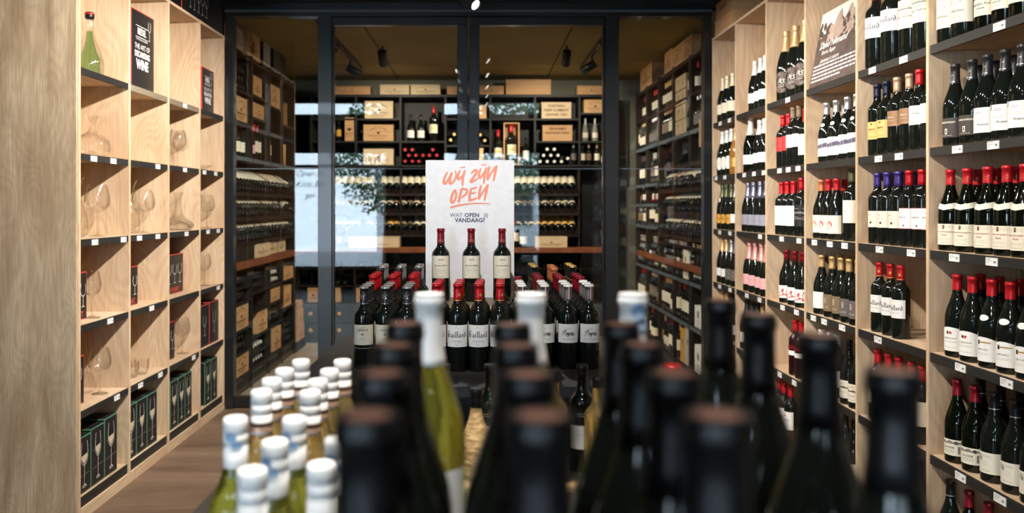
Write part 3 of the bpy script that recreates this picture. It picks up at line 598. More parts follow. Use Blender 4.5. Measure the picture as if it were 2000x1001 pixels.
# climate room kinds
k = 'wine_bottle'
for nm_, g_, c_, l_ in (('r_cream', 'glassdark', 'charcoal', 'cream'), ('r_white', 'glassdark', 'capblack', 'white'), ('r_red', 'glassdark', 'red', 'ivory'), ('r_wine', 'glassdark', 'wine', 'cream'),
                        ('r_gold', 'glassdark', 'gold', 'ivory'), ('r_tan', 'glassdark', 'tan', 'brownlab'), ('r_grey', 'glassdark', 'silver', 'greylab'), ('r_amber', 'glassdark', 'capblack', 'orangeyellow')):
    proto(nm_, 'bordeaux', g_, c_, lab(.07, .16, 1.25, l_, ('lines', (.14, .11), .5, 'inkgrey')), seg=14, kind=k)
    proto(nm_ + '_b', 'burgundy', g_, c_, lab(.04, .12, 1.25, l_, ('lines', (.1, .07), .5, 'inkgrey')), seg=14, kind=k)
proto('r_rose', 'champagne', 'glassplum', 'pinkfoil', lab(.05, .12, 1.2, 'pinklab', ('lines', (.1, .07), .5, 'inkred')), seg=14, cap_len=.1, kind=k)
proto('r_clear', 'champagne', 'glassclear', 'silver', lab(.05, .12, 1.2, 'ivory', ('lines', (.1, .07), .5, 'inkgrey')), seg=14, cap_len=.1, kind=k)
proto('r_magnum', 'bordeaux', 'glassdark', 'red', lab(.09, .19, 1.25, 'cream', ('rect', -.5, .5, .13, .16, 'goldpaint')), seg=16, scale=1.3, kind=k)
proto('r_jero', 'bordeaux', 'glassdark', 'charcoal', lab(.13, .24, 1.25, 'pinklab', ('lines', (.2, .17), .5, 'ink')), seg=16, scale=1.75, kind=k)
for nm_, l_, g_ in (('lie_cream', 'cream', 'glassdark'), ('lie_pale', 'ivory', 'glassgreen'), ('lie_yellow', 'yellow', 'glassdark'), ('lie_grey', 'greylab', 'glassdark'), ('lie_tan', 'tan', 'glassdark')):
    proto(nm_, 'bordeaux', g_, 'capblack', lab(.03, .185, 2.2, l_, ('lines', (.13, .09), .5, 'inkgrey')), seg=14, kind='display_bottle')
proto('rack_red', 'bordeaux', 'glassdark', 'red', None, seg=12, kind='stored_bottle')
proto('rack_gold', 'bordeaux', 'glassdark', 'gold', None, seg=12, kind='stored_bottle')
proto('rack_white', 'bordeaux', 'glassdark', 'whitefoil', None, seg=12, kind='stored_bottle')
proto('rack_black', 'bordeaux', 'glassdark', 'charcoal', None, seg=12, kind='stored_bottle')


S.cycles.max_bounces = 8; S.cycles.diffuse_bounces = 2; S.cycles.transparent_max_bounces = 40; S.cycles.glossy_bounces = 4; S.cycles.transmission_bounces = 8
S.cycles.sample_clamp_indirect = 6.0; S.cycles.caustics_reflective = False; S.cycles.caustics_refractive = False

def root_of(o):
    while o.parent: o = o.parent
    return o
def W(mb, name, parent=None, label=None):
    """link a mesh built in room coordinates; its vertices are moved into the frame of the thing it belongs to"""
    if parent is not None:
        L0 = root_of(parent).location; mb.v = [(a - L0.x, b - L0.y, c - L0.z) for a, b, c in mb.v]
    return mb.obj(name, parent, label)
def box(name, x0, x1, y0, y1, z0, z1, m, parent=None, bev=0, label=None):
    return W(MB().box(x0, x1, y0, y1, z0, z1, m, bev), name, parent, label)
R_ = lambda rel: H + rel
def face(mb, pts, fs, m, axis, plane, c, z, off=.0012):
    """flat print on a vertical face: axis '+x','-x','-y'"""
    if axis == '-y': vs = [(c + a, plane - off, z + b) for a, b in pts]
    elif axis == '+x': vs = [(plane + off, c + a, z + b) for a, b in pts]
    else: vs = [(plane - off, c - a, z + b) for a, b in pts]
    mb.add(vs, fs, m)

# ================================================================== room shell
structure(box('floor', -3.9, 2.3, -3.1, 6.06, -.1, 0, 'floor'))
structure(box('floor', -2.7, 2.3, 6.06, 9.6, -.1, 0, 'stone', label='pale smooth floor of the glazed wine room'))
structure(box('ceiling', -3.9, 2.3, -3.1, 6.06, 3.5, 3.6, 'ceil'))
cl = structure(box('ceiling', -2.7, 2.3, 6.12, 9.6, 2.98, 3.1, 'ceil', label='ceiling slab above the glazed wine room'))
yy = 6.14
for i, d in enumerate((1.36, 1.02, 1.0)):
    xs = (-2.6, -.95, .72, 2.2)
    for a, b in zip(xs, xs[1:]):
        W(MB().box(a + .006, b - .006, yy + .006, yy + d - .006, 2.90 + (.0 if i != 1 else .004), 2.985, 'olive', .004), 'ceiling_panel', cl)
    yy += d
structure(box('wall_left', -4.0, -3.9, -3.1, 6.06, 0, 3.5, 'darkwall'))
structure(box('wall_left', -2.8, -2.7, 6.06, 9.6, 0, 3.0, 'darkwall', label='dark side wall inside the glazed wine room'))
structure(box('wall_right', 2.3, 2.4, -3.1, 9.6, 0, 3.5, 'darkwall'))
structure(box('wall_back', -2.7, 2.3, 9.5, 9.6, 0, 3.0, 'greywall'))
structure(box('wall_back', -3.9, -1.9, 6.04, 6.14, 0, 3.5, 'darkwall', label='dark wall beside the glass partition behind left shelving'))
structure(box('wall_back', -1.9, 1.75, 6.04, 6.14, R_(1.375) + .06, 3.5, 'ceil', label='black bulkhead above the glass partition'))
structure(box('wall_back', 1.75, 2.3, 6.04, 6.14, 2.75, 3.5, 'ceil', label='black bulkhead above the right shelving'))
# shop front behind the camera: thin high strip windows and tall panes below
YF = -3.0
wf = MB()
xa = [(-3.9, -3.47), (-1.72, -.74), (1.06, 2.3)]
wf.box(-3.9, 2.3, YF - .1, YF, R_(1.905), 3.5, 'darkwall'); wf.box(-3.9, 2.3, YF - .1, YF, R_(1.0), R_(1.645), 'darkwall'); wf.box(-3.9, 2.3, YF - .1, YF, 0, .35, 'darkwall')
for a, b in xa:
    wf.box(a, b, YF - .1, YF, R_(1.645), R_(1.905), 'darkwall'); wf.box(a, b, YF - .1, YF, .35, R_(1.0), 'darkwall')
structure(wf.obj('wall_front'))
for i, (a, b, z0, z1) in enumerate(((-3.47, -1.72, R_(1.645), R_(1.905)), (-.74, 1.06, R_(1.645), R_(1.905)), (-3.47, -1.72, .35, R_(1.0)), (-.74, 1.06, .35, R_(1.0)))):
    wn = structure(bpy.data.objects.new('window_%d' % (i + 3), None)); COL.objects.link(wn); wn.location = ((a + b) / 2, YF - .05, z0)
    fr = MB()
    for q in ((a, a + .04, z0, z1), (b - .04, b, z0, z1), (a, b, z0, z0 + .03), (a, b, z1 - .03, z1)): fr.box(q[0], q[1], YF - .08, YF - .01, q[2], q[3], 'metal')
    if z0 < 1: fr.box(a, b, YF - .08, YF - .01, R_(.70), R_(.76), 'metal')
    W(fr, 'window_frame', wn); W(MB().box(a + .04, b - .04, YF - .05, YF - .044, z0 + .03, z1 - .03, 'shopglass'), 'window_pane', wn)
# handwriting on the left shop window (reads correctly from the street)
ws = MB()
for t_, sz, z_ in (('Open hr', .15, .60), ('Kom bin', .15, .40), ('gel', .15, .20)):
    v, f = text2d(t_, sz, 0, .5); ws.add([((a) - 3.16, YF - .04, R_(z_) + b) for a, b in v], f, 'ink')
W(ws, 'window_lettering', bpy.data.objects['window_5'])
structure(box('trim_9', -14, 14, -16, YF - .1, -.25, -.05, 'pave', label='grey pavement outside the shop front'))
fb = structure(box('trim_10', -3.2, 9, -13.2, -13, -.05, 2.6, 'render', label='white low building across the street'))
for x in (-2.2, 0.2, 2.6, 5.0): box('window_frame', x, x + 1.3, -13.0, -12.96, .9, 2.0, 'bluewall', fb)
def tree(x, y, h, r, label):
    t = thing('street_tree', label, 'tree', (x, y, -.05)); rr = random.Random(int(x * 10))
    MB().tube([(0, 0, 0), (.03, 0, h * .4), (-.02, .05, h * .7)], .12, 'bark', 8, [1, .8, .5]).obj('trunk', t)
    m = MB()
    for _ in range(3000):
        a = rr.uniform(0, 2 * pi); u = rr.uniform(-1, 1); q = rr.uniform(.35, 1) ** .5
        c = Vector((r * q * math.sqrt(1 - u * u) * cos(a), r * q * math.sqrt(1 - u * u) * sin(a), h * .75 + r * 1.1 * q * u)); s = .07
        d = Vector((rr.uniform(-1, 1), rr.uniform(-1, 1), rr.uniform(-1, 1))).normalized(); e = d.orthogonal().normalized()
        m.add([c - d * s, c + e * s * .5, c + d * s, c - e * s * .5], [(0, 1, 2, 3)], 'leaf')
    o = m.obj('crown', t); o['kind'] = 'stuff'
structure(box('sky_shade_slab', -6, 6, YF - 2.6, YF - .1, R_(1.30), R_(1.36), 'ceil', label='added unseen dark slab keeping sky light off the lower shop windows'))  # added out of view to cut the sky light entering the lower windows
tree(-2.2, -7.0, 3.6, 1.3, 'leafy street tree outside the left shop window')
tree(.6, -8.5, 4.0, 1.4, 'leafy street tree outside the right shop window')

# ================================================================== glass partition
YG = 6.08
pw = 268.0
def gx(px): return (px - VX) / pw
def frame_bar(mb, x0, x1, z0, z1, d=.035): mb.box(x0, x1, YG - d, YG + d, z0, z1, 'metal', .003)
ZT = R_(1.375)
tr = structure(bpy.data.objects.new('trim_1', None)); COL.objects.link(tr); tr.location = (0, YG, 0)
for a, b, nm in ((gx(443), gx(459), 'jamb'), (gx(623), gx(650), 'post'), (gx(1180), gx(1207), 'post'), (1.60, 1.655, 'jamb')):
    m = MB(); frame_bar(m, a, b, 0, ZT + .08, .04); W(m, nm, tr)
m = MB(); frame_bar(m, gx(443), 1.66, ZT, ZT + .1, .045); W(m, 'head_beam', tr)
m = MB(); m.box(gx(443), 1.66, YG - .055, YG - .045, ZT + .03, ZT + .045, 'shelfedge'); W(m, 'drip_edge', tr)
def glazing(name, a, b, st, bot, hingepx=None):
    o = structure(bpy.data.objects.new(name, None)); COL.objects.link(o); o.location = ((a + b) / 2, YG, 0)
    z0 = .012; z1 = ZT; f = MB()
    frame_bar(f, a, b, z0, z0 + bot, .028)
    if st: frame_bar(f, a, a + st[0], z0 + bot, z1 - .06, .028); frame_bar(f, b - st[1], b, z0 + bot, z1 - .06, .028); frame_bar(f, a, b, z1 - .06, z1 - .001, .028)
    W(f, 'door_frame' if st else 'window_frame', o)
    sa, sb = (st if st else (0, 0))
    zm = R_(.275)
    W(MB().box(a + sa, b - sb, YG - .005, YG + .005, z0 + bot, zm - .003, 'pane'), 'glass_pane', o)
    W(MB().box(a + sa, b - sb, YG - .005, YG + .005, zm + .003, z1 - (.06 if st else 0), 'pane'), 'glass_pane', o)
    W(MB().box(a + sa, b - sb, YG - .004, YG + .004, zm - .003, zm + .003, 'shelfedge'), 'glass_joint', o)
    return o
glazing('window_1', gx(459), gx(623), None, .075)
d1 = glazing('door_1', gx(650.5), gx(914), (.012, .078), .075)
d2 = glazing('door_2', gx(915.5), gx(1179.5), (.078, .012), .075)
glazing('window_2', gx(1207), 1.60, None, .075)
for d, x in ((d1, gx(903)), (d2, gx(926))):
    W(MB().tube([(x, YG - .03, 1.0), (x, YG - .08, 1.0), (x, YG - .08, 1.35), (x, YG - .03, 1.35)], .011, 'metal'), 'door_handle', d)

# ================================================================== oak shelving units
def unit(name, label, xf, sg, ys, levels, top, tags, grey=(), group=None):
    """xf front plane, sg: direction away from the aisle, ys partition positions near to far"""
    D = .35; xb = xf + sg * D; T = .018
    u = thing(name, label, 'shelving', (xf + sg * D / 2, ys[0], 0), group=group)
    for y in ys: W(MB().box(xf, xb, y - T / 2, y + T / 2, 0.0, top, 'oakZ', .0008), 'partition', u)
    for i, (a, b) in enumerate(zip(ys, ys[1:])):
        a2 = a + T / 2 + .0005; b2 = b - T / 2 - .0005
        W(MB().box(xf + sg * .001, xb, a2, b2, top - T, top, 'oakY', .0008), 'top_panel', u)
        W(MB().box(xb - sg * .008, xb, a2, b2, 0.0, top - T, 'oakZ'), 'back_panel', u)
        for k, rel in enumerate(levels):
            z = R_(rel); sh = W(MB().box(xf + sg * .012, xb - sg * .009, a2, b2, z - T, z, 'oakY', .0008), 'shelf', u)
            sm = 'greystrip' if (i, k) in grey else 'strip'
            if k < 5:
                W(MB().box(xf + sg * .003, xf + sg * .012, a2 + .004, b2 - .004, z - .034, z - .001, sm, .0008), 'edge_strip', sh)
                for px in tags.get((i, k), ()):
                    y = F * abs(xf) / abs(px - VX)
                    m = MB().box(xf, xf + sg * .0028, y - .031, y + .031, z - .0325, z - .006, 'tag')
                    pts, fs = [], []
                    ax = '+x' if sg < 0 else '-x'
                    rr = random.Random(int(px)); 
                    for q in range(3):
                        x0 = -.026; L = rr.uniform(.02, .034) if q < 2 else .012
                        pts += [(x0, .008 - q * .006), (x0 + L, .008 - q * .006), (x0 + L, .0095 - q * .006), (x0, .0095 - q * .006)]; fs.append(tuple(range(q * 4, q * 4 + 4)))
                    pts += [(.012, -.004), (.024, -.004), (.024, .003), (.012, .003)]; fs.append((12, 13, 14, 15))
                    face(m, pts, fs, 'inkgrey', ax, xf, y, z - .019, .0004)
                    W(m, 'price_tag', sh)
            else:
                W(MB().box(xf + sg * .010, xf + sg * .012, a2, b2, z - .05, z - .001, 'strip'), 'edge_strip', sh)
        z5 = R_(levels[5])
        W(MB().box(xf + sg * .0005, xf + sg * .018, a2 - .006, b2 + .006, 0.0, z5 - .050, 'oakY', .0008), 'plinth', u)
    return u
LL = [.651 - .402 * k for k in range(6)]
LR = [.599 - .380 * k for k in range(5)] + [-1.30]
YL = [3.873, 4.423, 4.973, 5.523, 6.035]
YR = [6.035 - 0 * .59] + [6.08 - .5925 * k for k in range(1, 7)]; YR = YR[::-1]
XL, XR = -1.87, 1.66
tl = {(0, 1): (184, 222), (0, 2): (186, 242), (0, 3): (216,), (0, 4): (229,), (1, 1): (309,), (1, 2): (273, 309), (1, 3): (297,), (1, 4): (275, 314),
      (2, 0): (362,), (2, 1): (362,), (2, 2): (365,), (2, 4): (379,), (3, 1): (400, 422), (3, 2): (407, 427), (3, 3): (427,)}
tr_ = {(0, 0): (1951,), (0, 1): (1869, 1939), (0, 2): (1863, 1936), (0, 3): (1875, 1965), (0, 4): (1875, 1952), (1, 0): (1703, 1764), (1, 1): (1715, 1755), (1, 2): (1717, 1779), (1, 3): (1714,),
       (2, 2): (1590, 1620, 1649), (2, 3): (1588, 1609, 1644), (3, 0): (1538,), (3, 1): (1522, 1539, 1558), (3, 2): (1526, 1560), (3, 3): (1528, 1555), (3, 4): (1522, 1551),
       (4, 1): (1453, 1472, 1491), (4, 2): (1484,), (4, 3): (1458, 1483), (5, 0): (1406, 1424), (5, 1): (1398, 1415), (5, 2): (1405, 1425), (5, 3): (1405, 1425)}
lu = unit('display_shelving', 'light oak open shelving along the left wall holding glassware and cartons', XL, -1, YL, LL, R_(1.233), tl, grey=((1, 0), (2, 0)))
ru = unit('wine_shelving', 'light oak open shelving along the right wall filled with wine bottles', XR, 1, YR, LR, R_(1.216), tr_)
# the deep end panel that closes the left unit towards the camera
W(MB().box(XL - .001, XL - .50, YL[0] - .032, YL[0] - .0095, 0, 3.1, 'panel', .0015), 'end_panel', lu)
W(MB().box(XL - .351, XL - .50, YL[0] - .0095, YL[-1], 0, R_(1.233), 'darkwall'), 'rear_filler', lu)

# ================================================================== wine on the right shelving
BAYR = ['nearest right bay', 'second right bay', 'third right bay', 'fourth right bay', 'fifth right bay', 'farthest right bay']
DESC = dict(gaillard='bottle with blackletter name label', gaillard_magnum='magnum with blackletter label', martin_magnum='magnum with chateau drawing label', cream_magnum='large cream-labelled magnum',
    rouge='cream-labelled wax-sealed bottle', chardonnay='black-labelled Chardonnay bottle', morgan='black-capped white-labelled burgundy bottle', nuits='red-capped bottle with cream neck band',
    bourgogne='red-capped bottle with arched label', buxy='red-capped bottle with oval neck tag', longue='red-capped bottle with landscape label', vine='black-capped ivory-labelled bottle', yellow='yellow-labelled bottle',
    bronze='bronze-labelled bottle', whitered='red-capped white-labelled bottle', creamtan='tan-capped cream-labelled bottle', violet='violet-capped bottle', redframe='bottle with red-framed label',
    creamred='red-capped cream-labelled bottle', blackgrey='black bottle with grey label', swoosh='silver-capped bottle with purple stripe', circle='red-capped bottle with red disc label', circleorange='orange-capped bottle with disc label',
    longlabel='tall olive-capped bottle', goldwhite='gold-capped white-labelled bottle', goldbrown='gold-capped brown-labelled bottle', goldgrey='gold-capped grey-labelled bottle', whitecapred='white-capped dark bottle',
    savigny='black-capped bottle with drawn vineyard label', tallneck='tall long-necked dark bottle', magnumchamp='gold-foiled champagne magnum with oval label', redred='red-capped red-labelled bottle', darkwhite='tan-capped white-labelled bottle',
    redwhite='red-capped bottle with tall white label', redblack='red-capped black-labelled bottle', splatter='bottle with red splatter label', smallred='plum bottle with narrow label', redcrest='red-capped bottle with red crest label',
    champcream='cream-foiled sparkling bottle', champwhite='white-foiled sparkling bottle', champgold='gold-foiled sparkling bottle', champbig='large green sparkling bottle', champoval='sparkling bottle with oval label', champamber='amber sparkling bottle',
    champyellow='sparkling bottle with yellow oval label', champlilac='lilac-grey foiled sparkling bottle', champpink='pink-foiled rose sparkling bottle', champdark='silver-foiled sparkling bottle with grey label', champblack='dark-foiled sparkling bottle')
XB = XR + .058
def cell(bay, lev, items, back=(), X=XB):
    z = R_(LR[lev]); used = {}
    row = sorted([(px, key) for px, key in items])
    for j, (px, key) in enumerate(row):
        y = F * X / (px - VX); y = max(YR[bay] + .05, min(YR[bay + 1] - .055, y))
        used.setdefault(key, []).append(y)
        n = len(used[key]); tot = sum(1 for _, k2 in row if k2 == key)
        w_ = (ORD[n - 1] + ' ') if tot > 1 else ''
        rz = radians(-68 + random.uniform(-7, 7) + (14 if 'champ' in key else 0))
        bottle(key, (X + random.uniform(-.003, .003), y, z), rz, f'{w_}{DESC[key]}{" from the left" if tot > 1 else ""}, {LEVEL[lev]} shelf, {BAYR[bay]}', f'wine on the {LEVEL[lev]} shelf of the {BAYR[bay]}')
    for j, (px, key) in enumerate(sorted(back)):
        y = F * (X + .098) / (px - VX); y = max(YR[bay] + .05, min(YR[bay + 1] - .05, y))
        bottle(key, (X + .098, y, z), radians(-75), f'{ORD[j]} back-row bottle, {LEVEL[lev]} shelf, {BAYR[bay]}', f'back row on the {LEVEL[lev]} shelf of the {BAYR[bay]}')
def same(key, *px): return [(p, key) for p in px]
cell(0, 0, same('cream_magnum', 1846, 1886) + same('rouge', 1930, 1964, 1999))
cell(0, 1, same('chardonnay', 1867, 1898) + same('morgan', 1930, 1962, 1998), back=same('chardonnay', 1912) + same('morgan', 1943, 1981))
cell(0, 2, same('nuits', 1858, 1890, 1931, 1966, 2002), back=same('nuits', 1904, 1946, 1985))
cell(0, 3, same('bourgogne', 1870, 1901) + same('buxy', 1938, 1974, 2012), back=same('bourgogne', 1915, 1952, 1990))
cell(0, 4, same('longue', 1870, 1903) + same('vine', 1941, 1982, 2022), back=same('vine', 1916, 1955, 1994))
cell(0, 5, same('vine', 1855) + same('longue', 1892, 1931) + same('savigny', 1975))
cell(1, 0, same('gaillard_magnum', 1712, 1744) + same('martin_magnum', 1779, 1808))
cell(1, 1, same('yellow', 1712, 1731) + same('bronze', 1752, 1775) + same('whitered', 1797) + same('creamtan', 1818), back=same('yellow', 1752, 1772) + same('creamtan', 1793))
cell(1, 2, same('violet', 1714, 1734, 1754) + same('redframe', 1777, 1800, 1822), back=same('violet', 1752, 1772, 1793))
cell(1, 3, same('gaillard', 1717, 1738.6, 1760))
cell(1, 4, same('creamred', 1714, 1737, 1757, 1781, 1803))
cell(1, 5, same('blackgrey', 1722, 1745, 1770, 1795))
cell(2, 1, same('swoosh', 1616, 1633, 1655, 1674), back=same('swoosh', 1650))
cell(2, 2, same('circleorange', 1604) + same('circle', 1619, 1635) + same('longlabel', 1665), back=same('circle', 1649, 1664))
cell(2, 3, same('goldwhite', 1606) + same('goldbrown', 1626, 1642) + same('goldgrey', 1660, 1677), back=same('goldbrown', 1638, 1657))
cell(2, 4, same('whitecapred', 1606, 1620, 1635) + same('savigny', 1659, 1676))
cell(2, 5, same('tallneck', 1652, 1669) + same('goldgrey', 1605, 1622))
cell(3, 0, same('magnumchamp', 1535, 1554, 1574))
cell(3, 1, same('redred', 1529, 1540) + same('darkwhite', 1550, 1560) + same('redwhite', 1573), back=same('redred', 1569))
cell(3, 2, same('redwhite', 1526.5, 1538, 1551) + same('redblack', 1566, 1580), back=same('redwhite', 1563))
cell(3, 3, same('splatter', 1536.6, 1552, 1568))
cell(3, 4, same('smallred', 1555, 1567))
cell(3, 5, same('redcrest', 1521, 1532, 1544))
cell(4, 0, same('champwhite', 1475, 1486, 1496))
cell(4, 1, same('champbig', 1466) + same('champwhite', 1484, 1494.5))
cell(4, 2, same('champlilac', 1461, 1473, 1486, 1497))
cell(4, 3, same('champpink', 1464, 1475.5, 1488, 1499.5))
cell(4, 4, same('champblack', 1459, 1468.5, 1479) + same('champgold', 1491.5))
cell(4, 5, same('champblack', 1462, 1474, 1486))
cell(5, 0, same('champcream', 1412, 1421, 1431))
cell(5, 1, same('champoval', 1411.5, 1420.5, 1430) + same('champamber', 1438))
cell(5, 2, same('champyellow', 1409, 1419.5, 1429) + same('champwhite', 1439))
cell(5, 3, same('champgold', 1409, 1419.5) + same('champdark', 1429.5, 1439))
cell(5, 4, same('champgold', 1411, 1420) + same('champblack', 1430))

# tilted photo poster on the top shelf, third bay
pt = thing('wine_poster', 'tilted sepia mountain poster with white handwriting on the top right shelf', 'poster', (XR - .012, 4.005, R_(.60)))
ph, pwid = .385, .53
ang = radians(11)
def P3(u, v, o=0):  # u along -y (left to right as seen), v up
    return (.02 + sin(ang) * v - cos(ang) * o, -u, .001 + cos(ang) * v + sin(ang) * o)
def pboard(mb, pts, fs, m, o=.0008): mb.add([P3(a, b, o) for a, b in pts], fs, m)
mb = MB(); u0, u1 = -pwid / 2, pwid / 2
q = [P3(u0, 0), P3(u1, 0), P3(u1, ph), P3(u0, ph), P3(u0, 0, -.008), P3(u1, 0, -.008), P3(u1, ph, -.008), P3(u0, ph, -.008)]
mb.add(q, [(0, 1, 2, 3), (5, 4, 7, 6), (0, 4, 5, 1), (1, 5, 6, 2), (2, 6, 7, 3), (3, 7, 4, 0)], 'posterdark'); mb.obj('board', pt)
pr = MB()
n = 24; sky = [(u0 + pwid * i / n, .27 + .10 * i / n + .02 * sin(i * 1.3) + (.03 if 8 < i < 12 else 0)) for i in range(n + 1)]
v = []; f = []
for i, (a, b) in enumerate(sky): v += [(a, b), (a, ph)]
pboard(pr, v, [(2 * i, 2 * i + 2, 2 * i + 3, 2 * i + 1) for i in range(n)], 'posterpale', .0008)
v = []
for i, (a, b) in enumerate(sky): v += [(a, min(b, .22 + .012 * sin(i * 2.1))), (a, b + .012 * sin(i * .9) - (.04 if i < 6 else 0))]
pboard(pr, v, [(2 * i, 2 * i + 2, 2 * i + 3, 2 * i + 1) for i in range(n)], 'postermid', .0011)
rr = random.Random(4)
for _ in range(70):
    a = u0 + rr.choice((rr.uniform(.0, .14), rr.uniform(.28, pwid - .02))); b = rr.uniform(.21, .32); s = rr.uniform(.006, .018)
    p, f = disc(min(max(a, u0 + s), u1 - s), b, s, s * rr.uniform(.6, 1.5), 6); pboard(pr, p, f, 'posterdark', .0014 + rr.random() * .0003)
pr.obj('photo_print', pt)
px_ = MB()
v, f = text2d('David Niemand', .05, 0.0005, .5); pboard(px_, [(a - .06, b + .205) for a, b in v], f, 'posterwhite', .002)
v, f = text2d('Savoie, Bugey', .03, 0, .4); pboard(px_, [(a - .10, b + .168) for a, b in v], f, 'posterwhite', .002)
v, f = text2d('Jeunesse is nature', .03, 0, .5); pboard(px_, [(a - .07, b + .125) for a, b in v], f, 'posterwhite', .002)
for r_ in range(5):
    x = u0 + .02; 
    while x < u1 - .03 - (.15 if r_ == 4 else 0):
        L = rr.uniform(.012, .05); L = min(L, u1 - .02 - x)
        pboard(px_, [(x, .10 - r_ * .019), (x + L, .10 - r_ * .019), (x + L, .108 - r_ * .019), (x, .108 - r_ * .019)], [(0, 1, 2, 3)], 'posterwhite', .002); x += L + .008
px_.obj('white_lettering', pt)

# ================================================================== glassware and cartons on the left shelving
def crystal(name, label, cat, prof, X, Y, rel, group=None, m='crystal', seg=28, extra=None):
    t = thing(name, label, cat, (X, Y, R_(rel) + .0005), group=group)
    if name == 'wine_glass':
        cut = next(i for i, (r, z) in enumerate(prof) if z > .3 * prof[-1][1] and r > .01)
        MB().lathe(prof[:cut], m, 20).obj('stem_and_foot', t); MB().lathe(prof[cut - 1:], m, seg).obj('bowl', t)
    else: MB().lathe(prof, m, seg).obj('glass_vessel', t)
    if extra: extra(t)
    return t
def wg(Hh, R, foot=.04):
    s = Hh
    return [(0, .002), (foot, .001), (foot, .003), (foot * .5, .006), (.006, .012), (.0038, .03), (.0035, s * .40), (.006, s * .44), (R * .35, s * .47), (R * .72, s * .52), (R * .94, s * .60), (R, s * .68), (R * .97, s * .78), (R * .84, s * .92), (R * .72, s)]
LB = ['nearest left bay', 'second left bay', 'third left bay', 'farthest left bay']
def glass(bay, lev, X, px, Hh, R, label):
    crystal('wine_glass', label, 'wine glass', wg(Hh, R), X, F * abs(X) / (VX - px), LL[lev], 'wine glasses on the left shelving')
glass(2, 1, -2.03, 340, .245, .056, 'hindmost red-wine glass of the cluster, second shelf, third left bay')
glass(2, 1, -1.95, 347, .240, .054, 'left front glass of the cluster, second shelf, third left bay')
glass(2, 1, -1.99, 357, .245, .058, 'right front glass of the cluster, second shelf, third left bay')
glass(2, 1, -2.10, 352, .235, .052, 'rear right glass of the cluster, second shelf, third left bay')
glass(0, 2, -1.97, 190, .265, .062, 'large wine glass beside a tall decanter, nearest left bay')
glass(1, 2, -1.97, 280, .250, .066, 'wide-bowled wine glass, third shelf, second left bay')
glass(3, 2, -1.96, 404, .235, .056, 'wine glass right of a dark glass, farthest left bay')
glass(3, 2, -2.03, 399, .225, .050, 'wine glass at the left in the farthest left bay, third shelf')
glass(0, 3, -1.95, 179.5, .235, .044, 'small wine glass beside a black and red carton, nearest left bay')
glass(3, 3, -1.96, 399, .225, .046, 'lone wine glass, fourth shelf, farthest left bay')
glass(0, 4, -1.96, 195, .235, .056, 'tall-stemmed wine glass, fifth shelf, nearest left bay')
glass(2, 4, -1.96, 356, .235, .052, 'wine glass right of a black carton, fifth shelf, third left bay')
DECA = [(0, .003), (.06, .002), (.085, .02), (.092, .05), (.085, .085), (.06, .11), (.03, .125), (.018, .14), (.0165, .165), (.022, .19), (.036, .215)]
DECB = [(0, .003), (.06, .002), (.09, .012), (.10, .03), (.085, .055), (.05, .08), (.028, .11), (.02, .15), (.018, .19), (.024, .225), (.038, .245)]
DECC = [(0, .003), (.045, .002), (.06, .015), (.066, .06), (.06, .11), (.04, .16), (.026, .20), (.024, .24), (.034, .28), (.046, .30)]
crystal('decanter', 'squat round decanter with flared neck, second shelf, nearest left bay', 'decanter', DECA, -2.0, 4.27, LL[1])
crystal('decanter', 'tall curved decanter beside a large wine glass, nearest left bay', 'decanter', DECC, -2.02, 4.13, LL[2])
crystal('decanter', 'slanted-looking slim decanter behind the glass, second left bay, third shelf', 'decanter', DECC, -2.02, 4.76, LL[2])
crystal('decanter', 'wide flat-bottomed ship decanter, third shelf, third left bay', 'decanter', DECB, -1.98, F * 1.98 / (VX - 348), LL[2])
crystal('decanter', 'narrow decanter behind the ship decanter, third left bay', 'decanter', DECC, -2.10, F * 2.10 / (VX - 339), LL[2])
crystal('decanter', 'slim decanter left of the lone glass, fourth shelf, farthest left bay', 'decanter', [(r * .8, z * .75) for r, z in DECC], -2.05, 5.83, LL[3])
crystal('glass_dish', 'shallow glass dish, second shelf, farthest left bay', 'dish', [(0, .003), (.03, .002), (.035, .006), (.075, .03), (.10, .038)], -1.99, 5.86, LL[1])
for i, (x, y) in enumerate(((-1.95, 4.77), (-2.02, 4.70), (-1.97, 4.68))):
    crystal('tumbler', ['front right small tumbler, fifth shelf, second left bay', 'rear small tumbler, fifth shelf, second left bay', 'front left small tumbler, fifth shelf, second left bay'][i], 'tumbler',
            [(0, .006), (.028, .004), (.034, .012), (.041, .05), (.040, .085)], x, y, LL[4], 'tumblers on the left shelving')
def stop(t):
    MB().lathe([(0, .0), (.04, .001), (.052, .02), (.05, .10), (.03, .15), (.018, .20), (.014, .24)], 'crystalgreen', 24).obj('green_glass_insert', t)
    MB().lathe([(0, .30), (.02, .30), (.023, .31), (.023, .325), (.018, .335), (0, .336)], 'capblack', 20).obj('stopper', t)
    MB().lathe([(.0235, .322), (.0245, .326), (.0235, .33)], 'red', 20).obj('red_ring', t)
crystal('carafe', 'clear carafe with green insert and black-red stopper, top shelf, nearest left bay', 'carafe',
        [(0, .003), (.055, .002), (.068, .02), (.07, .08), (.055, .14), (.034, .19), (.022, .23), (.019, .27), (.021, .30)], -2.0, 4.245, LL[0], extra=stop)

